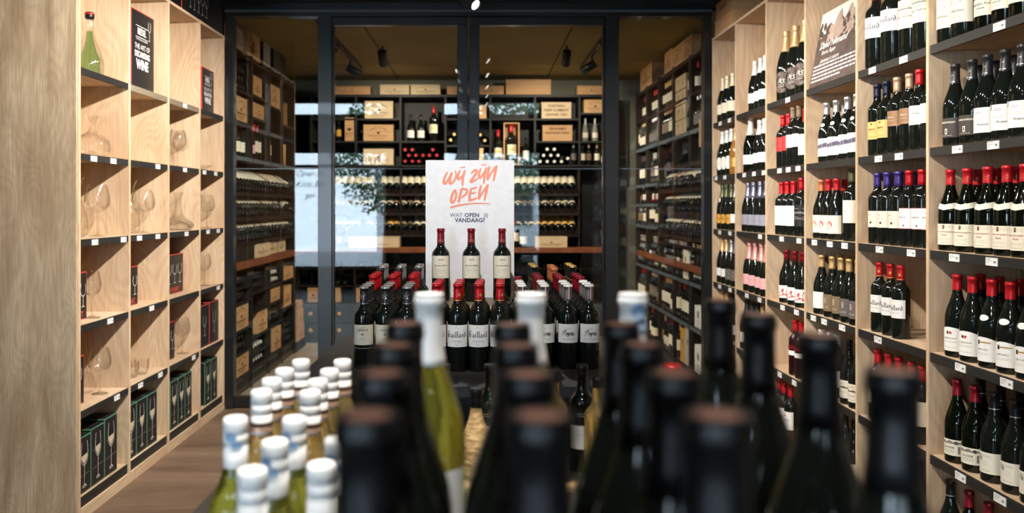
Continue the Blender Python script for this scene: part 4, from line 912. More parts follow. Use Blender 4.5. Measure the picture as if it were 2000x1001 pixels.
def glass_art(cx, z0, h, r):
    s = h
    return [[(cx - r * .75, z0 + s), (cx - r * 1.0, z0 + s * .78), (cx - r * .8, z0 + s * .58), (cx, z0 + s * .48), (cx + r * .8, z0 + s * .58), (cx + r * 1.0, z0 + s * .78), (cx + r * .75, z0 + s)], [(cx, z0 + s * .48), (cx, z0 + s * .06)], [(cx - r * .6, z0 + .02 * s), (cx, z0 + s * .06), (cx + r * .6, z0 + .02 * s)]]
def carton(label, X, y0, y1, rel, h, d, edge, arts, txt=None, group=None, wineart=False):
    """front faces the aisle (+x); y0..y1 its width"""
    t = thing('glass_carton', label, 'box', (X, (y0 + y1) / 2, R_(rel) + .0005), group=group)
    wd = (y1 - y0) / 2; e = .004
    b = MB().box(-d, 0, -wd, wd, 0, h, edge, .001)
    b.box(0, .0006, -wd + e, wd - e, e, h - e, 'carton'); b.box(-d + e, -e, -wd - .0006, -wd, e, h - e, 'carton'); b.box(-d + e, -e, -wd + e, wd - e, h, h + .0006, 'carton')
    b.obj('carton_body', t)
    p = MB()
    for cx, r in arts:
        if wineart:
            p.add([(.0012, cx - r * .78, h * .60), (.0012, cx, h * .50), (.0012, cx + r * .78, h * .60), (.0012, cx + r * .88, h * .68), (.0012, cx - r * .88, h * .66)], [(0, 1, 2, 3, 4)], 'creamfoil')
            v, f = brush([[(-wd * .8, h * .30), (wd * .8, h * .33)], [(-wd * .8, h * .62), (-r, h * .62)]], .0025); p.add([(.001, a, b_) for a, b_ in v], f, 'inkgrey')
        v, f = brush(glass_art(cx, h * (.10 if wineart else .25), h * (.80 if wineart else .5), r), .0028); p.add([(.0016, a, b_) for a, b_ in v], f, 'white')
        if wineart: v, f = disc(cx, h * .115, r * .7, .008); p.add([(.0014, a, b_) for a, b_ in v], f, 'inkgrey')
    if txt:
        v, f = text2d(txt, min(.042, wd * .5), .0004, 0, 1.0); p.add([(.0012, a, b_ + h * .10) for a, b_ in v], f, 'cartonred')
    p.obj('printed_front', t)
    return t
carton('black red-edged glass carton, fourth shelf, nearest left bay', -1.97, 3.93, 4.15, LL[3], .232, .14, 'cartonred', [(.07, .026), (-.04, .026)], 'VIVANT')
carton('black red-edged glass carton, fourth shelf, second left bay', -1.97, 4.54, 4.764, LL[3], .218, .14, 'cartonred', [(.07, .026), (-.04, .026)], 'VIVANT')
carton('wide black red-edged glass carton, fourth shelf, third left bay', -1.97, 5.18, 5.485, LL[3], .25, .14, 'cartonred', [(.09, .034), (.0, .034), (-.09, .034)], 'VIVANT')
carton('black red-edged carton behind the tall glass, fifth shelf, nearest left bay', -1.95, 3.90, 4.08, LL[4], .232, .14, 'cartonred', [(.04, .026)], None)
carton('black red-edged carton, fifth shelf, third left bay', -1.95, 5.08, 5.28, LL[4], .235, .14, 'cartonred', [(.06, .026)], None)
carton('left of two black red-edged cartons, fifth shelf, farthest left bay', -1.90, 5.60, 5.795, LL[4], .285, .18, 'cartonred', [(0, .03)], None, 'two cartons on the fifth shelf')
carton('right of two black red-edged cartons, fifth shelf, farthest left bay', -1.90, 5.80, 6.0, LL[4], .290, .18, 'cartonred', [(0, .03)], None, 'two cartons on the fifth shelf')
for b_, (edges) in enumerate(((3.90, 4.035, 4.18, 4.325), (4.43, 4.565, 4.71, 4.854), (5.06, 5.187, 5.31, 5.433), (5.69, 5.82, 5.956))):
    nn = len(edges) - 1
    for j in range(nn):
        y0, y1 = edges[j] + .002, edges[j + 1] - .002
        if b_ == 1 and j == 0: y0 = 4.436
        pos = ('left', 'middle', 'right')[j] if nn == 3 else ('left', 'right')[j]
        carton(f'{pos} green-edged wine glass carton, bottom shelf, {LB[b_]}', -1.895, y0, y1, LL[5], .292 - .012 * (nn - 1 - j) * (b_ == 0), .2, 'cartongreen', [(0, .034 if j != 1 else .028)], None, 'green-edged cartons on the bottom left shelves', True)
def signboard(label, X, y0, y1, rel, h, sc):
    t = thing('display_board', label, 'sign', (X, (y0 + y1) / 2, R_(rel) + .0005)); wd = (y1 - y0) / 2
    MB().box(-.012, 0, -wd, wd, 0, h, 'cartonred').box(0, .0006, -wd + .002, wd - .004, .002, h - .004, 'carton').obj('board', t)
    p = MB()
    def tx(s, size, y, z, bold=0.0, sx=1.0):
        v, f = text2d(s, size * sc, bold * sc, 0, 1.0, sx); p.add([(.0014, a + y * sc, b + z) for a, b in v], f, 'posterwhite')
    zz = h * .74
    tx('RIEDEL', .052, -.02, zz, .0009, .72)
    for q_ in ((-.105, .065, .030, .0325), (-.105, .065, -.0325, -.030)): p.add([(.0012, q_[0] * sc, zz + q_[2] * sc), (.0012, q_[1] * sc, zz + q_[2] * sc), (.0012, q_[1] * sc, zz + q_[3] * sc), (.0012, q_[0] * sc, zz + q_[3] * sc)], [(0, 1, 2, 3)], 'posterwhite')
    v, f = brush([[(a * sc, b * sc + zz - .03 * sc) for a, b in l_] for l_ in glass_art(.088, 0, .11, .017)], .0028 * sc); p.add([(.0014, a, b) for a, b in v], f, 'posterwhite')
    tx('THE WINE GLASS COMPANY', .0125, -.02, zz - .044 * sc)
    tx('THE ART OF', .042, -.012, zz - .085 * sc, -.0002, .9); tx('DECANTING', .046, -.012, zz - .128 * sc, .0012, .78); tx('WINE', .074, -.012, zz - .185 * sc, .0026, .86)
    p.obj('lettering', t)
signboard('large black board reading the art of decanting wine, second left bay', -1.93, 4.585, 4.897, LL[0], .445, 1.0)
signboard('smaller black decanting wine board, top shelf, farthest left bay', -1.93, 5.74, 5.985, LL[0], .312, .78)
tb = carton('black carton with row of white glasses on top of left shelving', -1.93, 5.35, 5.90, 1.233, .30, .2, 'cartonred', [(.20, .03), (.12, .03), (.04, .03), (-.04, .03), (-.12, .03)], None)

# ================================================================== display table in the middle
ZT_ = .899
tbz = thing('display_table', 'dark display table carrying the white sign and rows of red wine', 'table', (-.04, 3.14, 0))
W(MB().box(-.615, .54, 2.62, 3.66, ZT_ - .035, ZT_, 'table', .002), 'tabletop', tbz)
for x in (-.59, .515):
    for y in (2.66, 3.62): W(MB().box(x - .02, x + .02, y - .02, y + .02, 0, ZT_ - .035, 'metal', .002), 'leg', tbz)
W(MB().box(-.58, .505, 2.66, 3.62, .28, .30, 'black'), 'lower_shelf', tbz); W(MB().box(-.58, .505, 3.58, 3.60, .30, ZT_ - .036, 'black'), 'back_board', tbz)
rb = thing('riser_box', 'pale pine riser box under the white sign on the table', 'box', (-.056, 3.45, ZT_ + .0005))
W(MB().box(-.222, .144, 3.27, 3.64, ZT_ + .0005, R_(-.392) - .012, 'goldwood', .002), 'box_body', rb)
m = MB()
for q_ in ((-.227, .150, 3.262, 3.285), (-.227, .150, 3.625, 3.648), (-.227, -.201, 3.285, 3.625), (.124, .150, 3.285, 3.625)): m.box(q_[0], q_[1], q_[2], q_[3], R_(-.392) - .0125, R_(-.392), 'goldwood', .001)
W(m, 'rim', rb); W(MB().box(-.201, .124, 3.285, 3.625, R_(-.392) - .0125, R_(-.392) - .002, 'greystrip'), 'inset_top', rb)
sg_ = thing('open_sign', 'tall white card sign with salmon brush lettering standing behind three bottles', 'sign', (-.056, 3.61, R_(-.392) - .0015))
sw, shh = .1915, .594
MB().box(-sw, sw, 0, .012, 0, shh, 'signwhite', .0006).obj('card', sg_)
def sgp(x, y): # crop pixels of the sign close-up to sign plane
    return ((x - 640) / 1200 * sw * 2, shh - (y - 55) / 1200 * sw * 2)
B = 60
strokes = [
 [(330, 225, .7), (300, 290, 1), (285, 355, 1.1), (310, 370, 1), (350, 310, .8), (395, 230, .8)], [(395, 230, .8), (370, 320, 1), (375, 375, 1.1), (430, 330, .8), (455, 250, .7), (440, 200, .5)],
 [(505, 200, .7), (480, 260, 1), (480, 315, 1), (520, 290, .8), (560, 240, .7)], [(570, 200, .8), (545, 300, 1.1), (540, 395, .7)], [(515, 157, .4), (570, 151, .55)],
 [(660, 235, .5), (700, 195, .9), (735, 200, 1), (710, 260, 1), (650, 345, 1.1), (690, 340, .9), (755, 300, .5)],
 [(785, 175, .7), (765, 240, 1), (775, 295, 1), (815, 250, .8), (850, 190, .7)], [(865, 160, .7), (840, 260, 1.1), (828, 370, .7)], [(800, 123, .4), (855, 115, .55)],
 [(905, 150, .9), (885, 230, 1.1), (880, 310, 1.1)], [(885, 310, .8), (930, 230, .8), (990, 145, .9)], [(1000, 140, 1), (980, 240, 1.1), (960, 335, .7)],
 [(430, 470, 1), (400, 530, 1.1), (385, 600, 1.1), (400, 630, 1), (440, 590, .9), (455, 520, .9), (440, 465, .9), (410, 490, .6)],
 [(540, 435, .8), (510, 520, 1.1), (490, 615, 1.1)], [(510, 460, .6), (560, 445, .9), (600, 460, 1), (590, 510, .9), (530, 560, .7)],
 [(660, 440, .8), (640, 520, 1.1), (635, 600, 1.1)], [(665, 445, .8), (730, 425, .7)], [(640, 510, .8), (710, 495, .7)], [(635, 598, 1), (680, 590, .9), (735, 570, .6)],
 [(790, 405, .9), (770, 490, 1.1), (765, 575, 1.1)], [(768, 570, .8), (815, 490, .8), (870, 410, .9)], [(882, 395, 1), (860, 490, 1.1), (838, 598, .7)],
 [(385, 695, .9), (500, 665, .75), (680, 642, .55), (820, 640, .5), (920, 648, .25)]]
v, f = brush([[(*sgp(a, b), w_) for a, b, w_ in s_] for s_ in strokes], .0105)
lt = MB(); lt.add([(a, -.0012 - .00002 * (i % 7), b) for i, (a, b) in enumerate(v)], f, 'salmon'); lt.obj('brush_lettering', sg_)
lt = MB()
def st(s, size, cx, cy, bold, sx=1.0):
    v, f = text2d(s, size, bold, 0, 1.02, sx); x, z = sgp(cx, cy); lt.add([(a + x, -.0014, b + z) for a, b in v], f, 'navyink')
st('WAT', .0235, 455, 802, .0); st('OPEN', .0245, 668, 802, .0007); st('JIJ', .0235, 858, 802, .0); st('VANDAAG?', .0245, 640, 870, .0007)
lt.obj('small_lettering', sg_)
for i, px in enumerate((861, 920.5, 980.5)):
    Y = 3.49; bottle('saint', ((px - VX) / F * Y, Y, R_(-.392)), 0, f'{("left", "middle", "right")[i]} red-capped bottle on the riser before the white sign', 'three bottles in front of the sign')
# rows on the table
zt = ZT_ + .0005
def block(keyrows, xs, y0, dy, dx, words, group):
    """keyrows: list of key (or list of keys per column); front row first"""
    for r_, kr in enumerate(keyrows):
        for c_, x0 in enumerate(xs):
            key = kr if isinstance(kr, str) else kr[c_ % len(kr)]
            if key is None or (key in ('backwine', 'backcopper', 'backgold') and c_ == 0 and r_ > 3): continue
            x = x0 + dx * r_ + random.uniform(-.0006, .0006); y = y0 + dy * r_ + random.uniform(-.002, .002)
            bottle(key, (x, y, zt), radians(random.uniform(-5, 5)), f'{words[key]}, {ORD[c_]} column from left, {ORD[r_]} row, {group}', group)
def X_(px, y): return (px - VX) / F * y
wl = dict(lassalle='black-capped cream-labelled bottle', backred='red-capped bottle', backblack='thick black-capped bottle', backsilver='silver-capped bottle', peyrou='grey-capped script-labelled bottle', backwine='dark red-capped bottle', backcopper='copper-capped bottle', backgold='black bottle with gold ring', gaillard='blackletter-labelled red-capped bottle')
block(['lassalle', 'lassalle', 'lassalle', 'backred', 'backred', 'backred', 'backblack', 'backsilver', 'backsilver'], [X_(711, 2.93), X_(753, 2.93), X_(795, 2.93)], 2.93, .079, .0, wl, 'left table block')
block(['gaillard', 'gaillard', 'gaillard'], [X_(852.5, 2.89), X_(893.8, 2.89), X_(935.2, 2.89), X_(976.6, 2.89)], 2.89, .079, .003, wl, 'middle table block')
block(['peyrou', 'peyrou', 'peyrou', 'backwine', 'backwine', 'backwine', ['backcopper', 'backgold'], ['backcopper', 'backgold'], ['backcopper', 'backgold']], [X_(1019, 2.93), X_(1064, 2.93), X_(1109, 2.93), X_(1151, 2.93)], 2.93, .079, -.0012, wl, 'right table block')
for i, (px, y, key) in enumerate(((786, 3.62, 'backred'), (760, 3.625, 'backred'), (722, 3.56, 'backsilver'))):
    pass
# cartons under the table
for i, (x0, x1, h, m_) in enumerate(((-.50, -.22, .26, 'carton'), (-.18, .10, .30, 'blackwood'), (.14, .44, .24, 'pineX'))):
    t = thing('storage_case', ('black case under the table at the left', 'dark brown case under the table centre', 'pale wooden case under the table at the right')[i], 'box', ((x0 + x1) / 2, 2.95, .3005), group='cases under the display table')
    MB().box(-(x1 - x0) / 2, (x1 - x0) / 2, -.17, .17, 0, h, m_, .003).obj('case_body', t); MB().box(-(x1 - x0) / 2 - .004, (x1 - x0) / 2 + .004, -.174, .174, h, h + .014, m_, .002).obj('lid', t)

# ================================================================== foreground table
ft = thing('front_table', 'dark foreground table crowded with blurred bottles', 'table', (.08, 1.15, 0))
W(MB().box(-.54, .72, .30, 1.93, ZT_ - .035, ZT_, 'table', .002), 'tabletop', ft)
for x in (-.51, .69):
    for y in (.34, 1.89): W(MB().box(x - .02, x + .02, y - .02, y + .02, 0, ZT_ - .035, 'metal', .002), 'leg', ft)
rs = thing('front_riser', 'dark low riser under the tall foreground bottles', 'stand', (.1, .68, ZT_ + .0005))
RZ = H - .105 - .300
W(MB().box(-.125, .34, .34, 1.02, ZT_ + .0005, RZ, 'blackwood', .003), 'riser_block', rs)
W(MB().box(-.130, .345, .335, 1.025, RZ, RZ + .006, 'black', .001), 'riser_top', rs)
RZ += .006
def fpos(px, y): return ((px - VX) / F * y, y)
# low white-capped block on the left: pixel x of cap and distance
wc = [(588, 1.45, 'whitecap'), (669, 1.45, 'whitecap'), (556, 1.37, 'whitecap'), (643.5, 1.365, 'whitecap'), (531, 1.29, 'whitecap'), (621, 1.285, 'whitecap'), (511, 1.21, 'whitecap'), (606, 1.205, 'whitecap'),
      (460, 1.054, 'bluecap'), (575, 1.054, 'bluecap'), (537, .95, 'bluecap'), (660, .96, 'bluecap'), (493, .847, 'greycap'), (627.5, .865, 'greycap')]
for i, (px, y, key) in enumerate(wc):
    side = 'right' if i % 2 or px in (575, 660) else 'left'
    r_ = 6 - i // 2
    nmq = {'whitecap': 'pale-wine bottle with white brown-banded screw cap', 'bluecap': 'green-tinted bottle with blue-marked white cap', 'greycap': 'nearest grey-white screw-cap bottle'}[key]
    bottle(key, (*fpos(px, y), zt), radians(random.uniform(-20, 20)), f'{nmq}, {side} column, {ORD[r_]} pair from front', 'white-capped foreground bottles')
for i, (px, y) in enumerate(((1313, 1.41), (1338, 1.335), (1366, 1.255), (1542, .95), (1668, .80))):
    bottle('redscrew', (*fpos(px, y), zt), 0, f'{ORD[i]} red screw-cap bottle from the back, right foreground', 'red-capped foreground bottles')
cols = {'A': [(791, .708), (770, .598), (748, .497), (717, .397)], 'B': [(999, .70), (1008, .596), (1032, .494), (1056, .396)], 'C': [(1212, .704), (1254, .60), (1316, .497), (1402, .398)], 'D': [(1406, .882), (1481, .766), (1600, .645), (1745, .503)]}
cw = dict(A='first', B='second', C='third', D='fourth')
for c_, L_ in cols.items():
    for i, (px, y) in enumerate(L_):
        bottle('tallblack', (*fpos(px, y), RZ), random.uniform(0, 6), f'{ORD[3 - i]} blurred black bottle from the front, {cw[c_]} column from the left', 'tall blurred black bottles')
for i, (px, key) in enumerate(((838, 'tallwhite'), (1037, 'tallwhite'), (1236, 'tallblue'))):
    bottle(key, (*fpos(px, .945), RZ), 0, ('leftmost tall white-capped bottle behind the black bottles', 'middle tall white-capped bottle behind the black bottles', 'tall white-capped bottle with pale blue mark, behind black bottles')[i], 'tall white-capped bottles')
for i, (px, y, key, l_) in enumerate(((868, 1.80, 'smalldark', 'small dark bottle behind the left tall white-capped bottle'), (957, 1.80, 'smalldark', 'small dark bottle just right of frame centre line'), (930, 1.62, 'straw', 'straw-wrapped bottle between black bottle columns'),
        (1083, 1.74, 'smallyellow', 'small golden bottle right of the middle white cap'), (1137, 1.80, 'smalldark', 'small glossy dark bottle left of the third black column'), (1168, 1.68, 'smallyellow', 'small olive-gold bottle beside the glossy dark one'),
        (909, 1.12, 'smallcork', 'small gold-topped bottle low between first and second black columns'), (1122, 1.12, 'smallcork', 'small gold-topped bottle low between second and third black columns'),
        (718, 1.70, 'smalldark', 'small dark bottle left behind the first black column'), (696, 1.60, 'smalldark', 'small dark bottle beside the white-capped block'))):
    bottle(key, (*fpos(px, y), zt), 0, l_, 'small bottles at the back of the front table')

#@@PART3@@
# ================================================================== glazed wine room: black racks
def lin(a, b, n): return [a + (b - a) * i / (n - 1) for i in range(n)] if n > 1 else [a]
def rack(name, label, xf, sg, ys, boards, z1=1.22, D=.36, gaps=()):
    xb = xf + sg * D; u = thing(name, label, 'shelving', (xf + sg * D / 2, (ys[0] + ys[-1]) / 2, 0))
    for j, y in enumerate(ys):
        if j in gaps:
            W(MB().box(xf, xb, y - .011, y + .011, .0, R_(-.43 if sg < 0 else -.46), 'black', .001), 'partition', u)
            W(MB().box(xf, xb, y - .011, y + .011, R_(.36), R_(z1), 'black', .001), 'partition', u)
        else: W(MB().box(xf, xb, y - .011, y + .011, .0, R_(z1), 'black', .001), 'partition', u)
    W(MB().box(xb, xb + sg * .012, ys[0], ys[-1], 0, R_(z1), 'black'), 'back_panel', u)
    for i, (a, b) in enumerate(zip(ys, ys[1:])):
        for rel in boards[i]:
            s = W(MB().box(xf + sg * .002, xb, a + .0115, b - .0115, R_(rel) - .02, R_(rel), 'black', .001), 'shelf', u)
            if rel in EDGED: W(MB().box(xf - sg * .002, xf + sg * .0015, a + .012, b - .012, R_(rel) - .032, R_(rel) - .002, 'shelfedge'), 'edge_strip', s)
        W(MB().box(xf + sg * .02, xf + sg * .035, a + .0115, b - .0115, 0, R_(boards[i][-1]) - .02, 'black'), 'plinth', u)
    return u
def emblem(mb, kind, axis, plane, c, z, w_, h_, rr):
    def put(pts, fs, o=.0012): face(mb, pts, fs, 'brand', axis, plane, c, z, o)
    if isinstance(kind, tuple):
        n = len(kind)
        for i, s in enumerate(kind):
            if not s: continue
            v, f = text2d(s, h_ * (.30 if n < 3 else .22), .0008, 0, 1.05); mxx = max(a for a, b in v); k_ = min(1, w_ * .42 / mxx)
            put([(a * k_, b * k_ + h_ * (.5 - (i + .5) / n) * .8) for a, b in v], f)
        return
    # an unreadable burnt mark: arched row of blocks, shield and broken rules
    if kind == 'arch':
        for k_ in range(11):
            t_ = radians(150 - k_ * 12); x_, z_ = w_ * .30 * cos(t_), -h_ * .02 + h_ * .34 * sin(t_); q_ = h_ * .035
            put([(x_ - q_ * .6, z_ - q_), (x_ + q_ * .6, z_ - q_), (x_ + q_ * rr.uniform(.2, .7), z_ + q_), (x_ - q_ * rr.uniform(.2, .7), z_ + q_)], [(0, 1, 2, 3)])
    q_ = h_ * .09
    put([(-q_, q_ * .6), (q_, q_ * .6), (q_, -q_ * .3), (0, -q_), (-q_, -q_ * .3)][::-1], [(0, 1, 2, 3, 4)], .0016)
    for r_ in range(3 if kind != 'plain' else 2):
        x = -w_ * (.34 - .07 * r_)
        while x < w_ * (.32 - .07 * r_):
            L = rr.uniform(.005, .012); zz = -h_ * (.20 + .10 * r_); hh = h_ * (.06 if r_ == 0 else .035)
            put([(x, zz), (x + L * .5, zz), (x + L * .5, zz + hh), (x, zz + hh)], [(0, 1, 2, 3)]); x += L
def crate(label, axis, plane, a, b, z0, z1, depth, m='pine', mark='arch', group='wooden wine crates in the glazed room', lid=True, seed=1):
    """axis: direction its branded face looks; a..b extent along the face (y for x faces, x for -y faces)"""
    cx, w_ = (a + b) / 2, b - a; h_ = z1 - z0; rr = random.Random(seed * 31 + int(abs(plane + a + z0) * 100))
    if axis == '-y': X0, X1, Y0, Y1 = a, b, plane, plane + depth
    elif axis == '+x': X0, X1, Y0, Y1 = plane - depth, plane, a, b
    else: X0, X1, Y0, Y1 = plane, plane + depth, a, b
    t = thing('wine_crate', label, 'crate', ((X0 + X1) / 2, (Y0 + Y1) / 2, z0 + .0005), group=group)
    lt_ = .009 if lid else 0
    W(MB().box(X0, X1, Y0, Y1, z0 + .0005, z1 - lt_, m, .0015), 'crate_body', t)
    if lid: W(MB().box(X0 - .002, X1 + .002, Y0 - .002, Y1 + .002, z1 - lt_ + .0004, z1, m, .001), 'lid', t)
    if mark:
        e = MB(); emblem(e, mark, axis, plane, cx, (z0 + z1) / 2, w_, h_, rr); W(e, 'burnt_brand', t)
    return t
def stand(key, X, Y, z, rz, label, group): return bottle(key, (X, Y, z + .0005), rz, label, group)
def lying(key, X, Y, Z, dirv, pitch, label, group, roll=0):
    """bottle lying with its neck towards dirv, pitched down by pitch; (X,Y,Z) is the centre of its base; label side up"""
    d = Vector(dirv).normalized(); d = (d * cos(pitch) + Vector((0, 0, -1)) * sin(pitch)).normalized()
    up = Vector((0, 0, 1)); y_ = -(up - d * up.dot(d)).normalized()      # local -Y (label) faces up
    x_ = y_.cross(d); m = Matrix((x_, y_, d)).transposed().to_4x4()
    m = Matrix.Translation((X, Y, Z)) @ m @ Matrix.Rotation(roll, 4, 'Z')
    return bottle(key, None, 0, label, group, mx=m)
EDGED = {.61, .39, .23, -.19, -.60, -.95, .03, -.17}
BZ = -1.33
# ---------- left rack
YLB = [6.135, 6.78, 7.345, 7.81, 8.32]
bl = [[1.19, .90, .66, .39, -.625, -.745, -.955, -1.13, -1.315],
      [1.19, .92, .735, .39, -.70, -.86, -1.065, -1.20, -1.315],
      [1.19, .895, .66, .39, -.70, -.855, -1.05, -1.305],
      [1.19, .775, .39, -.70, -.955, -1.315]]
lr_ = rack('wine_rack', 'black wine rack along the left side of the glazed room', XL, -1, YLB, bl, gaps=(1, 2, 3))
ct = thing('wood_counter', 'reddish wood counter ledge along the left wine rack', 'counter', (-1.9, 7.2, R_(-.44) - .045))
W(MB().box(XL + .035, XL - .002 + .0005, YLB[0], YLB[-1] + .5, R_(-.475), R_(-.43), 'oldoak', .002), 'ledge', ct)
W(MB().box(XL + .030, XL + .034, YLB[0], YLB[-1] + .5, R_(-.48), R_(-.428), 'oldoak', .001), 'front_lip', ct)
for i, (a, b) in enumerate(zip(YLB, YLB[1:])): W(MB().box(XL - .003, XL - .355, a + .0115, b - .0115, R_(-.475), R_(-.43), 'oldoak'), 'shelf', lr_)
cr = [('top left crate with a crest, first bay', 6.34, 6.66, .66, .851, 'arch'), ('upper crate of the second bay', 6.85, 7.11, .92, 1.08, 'plain'), ('lower of two crates, second bay, upper half', 6.83, 7.18, .735, .857, 'arch'),
      ('double-stamped crate high in the third bay', 7.40, 7.74, .895, 1.09, 'arch'), ('big relief-stamped crate, first bay, low', 6.32, 6.70, -.955, -.757, 'arch'), ('crate beside a bottle, second bay, low', 6.97, 7.29, -1.065, -.87, 'arch'),
      ('lettered crate near the floor, third bay', 7.47, 7.78, -1.305, -1.10, 'arch'), ('crate on the lowest board, first bay', 6.34, 6.71, -1.315, -1.147, 'arch'), ('small crate, third bay, below counter', 7.40, 7.74, -.855, -.74, 'plain'),
      ('reddish crate just under counter, fourth bay', 7.88, 8.28, -.70, -.585, 'plain'), ('narrow upright crate, fourth bay', 7.90, 8.20, -.955, -.765, 'plain')]
for i, (l_, a, b, z0, z1, mk) in enumerate(cr):
    crate(f'{l_}, left rack', '+x', XL - .012, a, b, R_(z0), R_(z1), .25, 'pine', mk, seed=i)
crate('pale long crate on the left counter, nearest the partition post', '+x', XL - .02, 6.95, 7.42, R_(-.43), R_(-.293), .25, 'paleX', 'arch', seed=20)
crate('second pale crate on the left counter, deeper', '+x', XL - .05, 7.43, 7.79, R_(-.43), R_(-.285), .22, 'paleX', 'plain', seed=21)
crate('third pale crate at the far end of the left counter', '+x', XL - .05, 7.83, 8.12, R_(-.43), R_(-.28), .22, 'paleX', 'plain', seed=22)
t = thing('presentation_case', 'black presentation case on the near end of the left counter', 'box', (XL - .14, 6.6, R_(-.43) + .0005))
MB().box(-.12, .12, -.31, .31, 0, .135, 'carton', .003).obj('case_body', t); MB().box(-.122, .122, -.312, .312, .136, .146, 'pine', .001).obj('lid', t)
t = thing('bottle_case', 'slotted wooden case high in the fourth bay, left rack', 'crate', (XL - .16, 8.04, R_(.775) + .0005))
m = MB().box(-.12, .10, -.19, .19, 0, .012, 'pine').box(-.12, -.10, -.19, .19, .012, .24, 'pine')
for j in range(5): m.box(-.10, .10, -.19 + j * .0935, -.182 + j * .0935, .012, .24, 'pine')
m.obj('case_body', t)
for j in range(4):
    stand('rack_gold', XL - .14, 8.04 - .139 + j * .0935, R_(.787) + .001, 0, f'{ORD[j]} gold-topped bottle in the slotted case, left rack', 'bottles in the slotted case') .scale = (.82, .82, .82)
t = thing('wooden_tube', 'upright wooden bottle tube, fourth bay of the left rack', 'box', (XL - .07, 8.02, R_(.39) + .0005))
MB().lathe([(0, 0), (.045, 0), (.045, .20), (.045, .205), (0, .205)], 'pine', 20).obj('tube', t)
for j, (y, key) in enumerate(((6.30, 'r_red'), (6.42, 'r_wine'), (6.54, 'r_wine_b'), (6.66, 'r_red_b'), (6.86, 'r_rose'), (6.95, 'r_rose'), (7.05, 'r_red'), (7.16, 'r_wine'), (7.50, 'r_gold'), (7.90, 'r_grey'))):
    stand(key, XL - .07, y, R_(.39), radians(62), f'{ORD[j]} upright bottle from the left on the lit shelf, left rack', 'upright bottles in the left rack')
for j, (y, z_, key) in enumerate(((6.87, -1.065, 'r_white'), (7.41, -1.305, 'r_white'))):
    stand(key, XL - .06, y, R_(z_), radians(62), ('bottle left of the crate in the second bay, low, left rack', 'bottle left of the lowest crate, third bay, left rack')[j], 'single bottles in the left rack').scale = (.62, .62, .62)
# sloped display tiers
SL = radians(32); DEP = .255
def tier(rackobj, xf, sg, y0, y1, z):
    m = MB(); zb = R_(z); zf = zb - DEP * math.tan(SL); a_, b_ = xf + sg * .01, xf + sg * (.01 + DEP)
    m.add([(a_, y0, zf), (b_, y0, zb), (b_, y1, zb), (a_, y1, zf), (a_, y0, zf - .03), (b_, y0, zb - .03), (b_, y1, zb - .03), (a_, y1, zf - .03)],
          [(0, 1, 2, 3), (7, 6, 5, 4), (0, 4, 5, 1), (1, 5, 6, 2), (2, 6, 7, 3), (3, 7, 4, 0)], 'blackwood')
    W(m, 'sloping_board', rackobj)
def onslope(key, xf, sg, y, z, label, group):
    nrm = .0385; X0 = xf + sg * (.01 + DEP - .012) - sg * nrm * sin(SL); Z0 = R_(z) - .012 * math.tan(SL) + nrm * cos(SL) + .0005
    return lying(key, X0, y, Z0, (-sg, 0, 0), SL, label, group)
TN = ['upper', 'middle', 'lower']
lk = ['lie_cream', 'lie_pale', 'lie_cream', 'lie_cream', 'lie_pale', 'lie_tan']
for k_, z in enumerate((.27, .075, -.12)):
    n = 0
    for a, b in zip(YLB, YLB[1:]):
        tier(lr_, XL, -1, a + .001, b - .001, z)
        nn = int((b - a - .05) / .083)
        for j in range(nn):
            n += 1
            if k_ == 1 and n in (19, 20): continue
            onslope(random.choice(lk), XL, -1, a + .045 + (b - a - .09) * j / max(1, nn - 1), z, f'{ORD[n-1]} lying bottle from the left on the {TN[k_]} display tier, left rack', f'{TN[k_]} display tier of the left rack')
# big bottles lying lengthwise below the counter, and stored neck ends
MR = radians(90)
for j, (y, z, key) in enumerate(((6.22, -.625, 'r_magnum'), (6.22, -.745, 'r_magnum'))):
    lying(key, XL - .07, y + .42, R_(z) + .0495, (0, -1, 0), 0, ('upper', 'lower')[j] + ' magnum lying lengthwise under the counter, left rack', 'magnums lying under the left counter', roll=MR)
def store(X, Y, Z, dirv, cols, rows, step, stepv, key, words, group, skip=0):
    """necks pointing at the aisle, stacked; Z is the board"""
    d = Vector(dirv); s = Vector(stepv); n = 0
    for r_ in range(rows):
        for c_ in range(cols - (r_ % 2)):
            n += 1
            p = Vector((X, Y, Z)) + s * (c_ + (r_ % 2) * .5) * step + Vector((0, 0, .0385 + r_ * .067))
            lying(key, p.x, p.y, p.z, dirv, 0, f'{ORD[n - 1]} {words}', group)
store(XL - .335, 6.86, R_(-1.20), (1, 0, 0), 5, 2, .080, (0, 1, 0), 'rack_white', 'stored white-capped bottle, second bay, mid-low, left rack', 'stored bottles, second bay mid')
store(XL - .335, 6.86, R_(-1.315), (1, 0, 0), 5, 1, .080, (0, 1, 0), 'rack_white', 'stored white-capped bottle, second bay bottom, left rack', 'stored bottles, second bay bottom')
store(XL - .335, 7.41, R_(-.70), (1, 0, 0), 5, 2, .078, (0, 1, 0), 'rack_white', 'stored white-capped bottle, third bay under counter, left rack', 'stored bottles, third bay top')
store(XL - .335, 7.41, R_(-1.05), (1, 0, 0), 5, 2, .078, (0, 1, 0), 'rack_black', 'stored dark-capped bottle, third bay middle, left rack', 'stored bottles, third bay middle')
store(XL - .335, 6.86, R_(-.70), (1, 0, 0), 5, 2, .080, (0, 1, 0), 'rack_black', 'stored dark-capped bottle, second bay under counter, left rack', 'stored bottles, second bay top')
store(XL - .335, 6.24, R_(-1.13), (1, 0, 0), 6, 2, .080, (0, 1, 0), 'rack_black', 'stored dark-capped bottle, first bay middle, left rack', 'stored bottles, first bay middle')
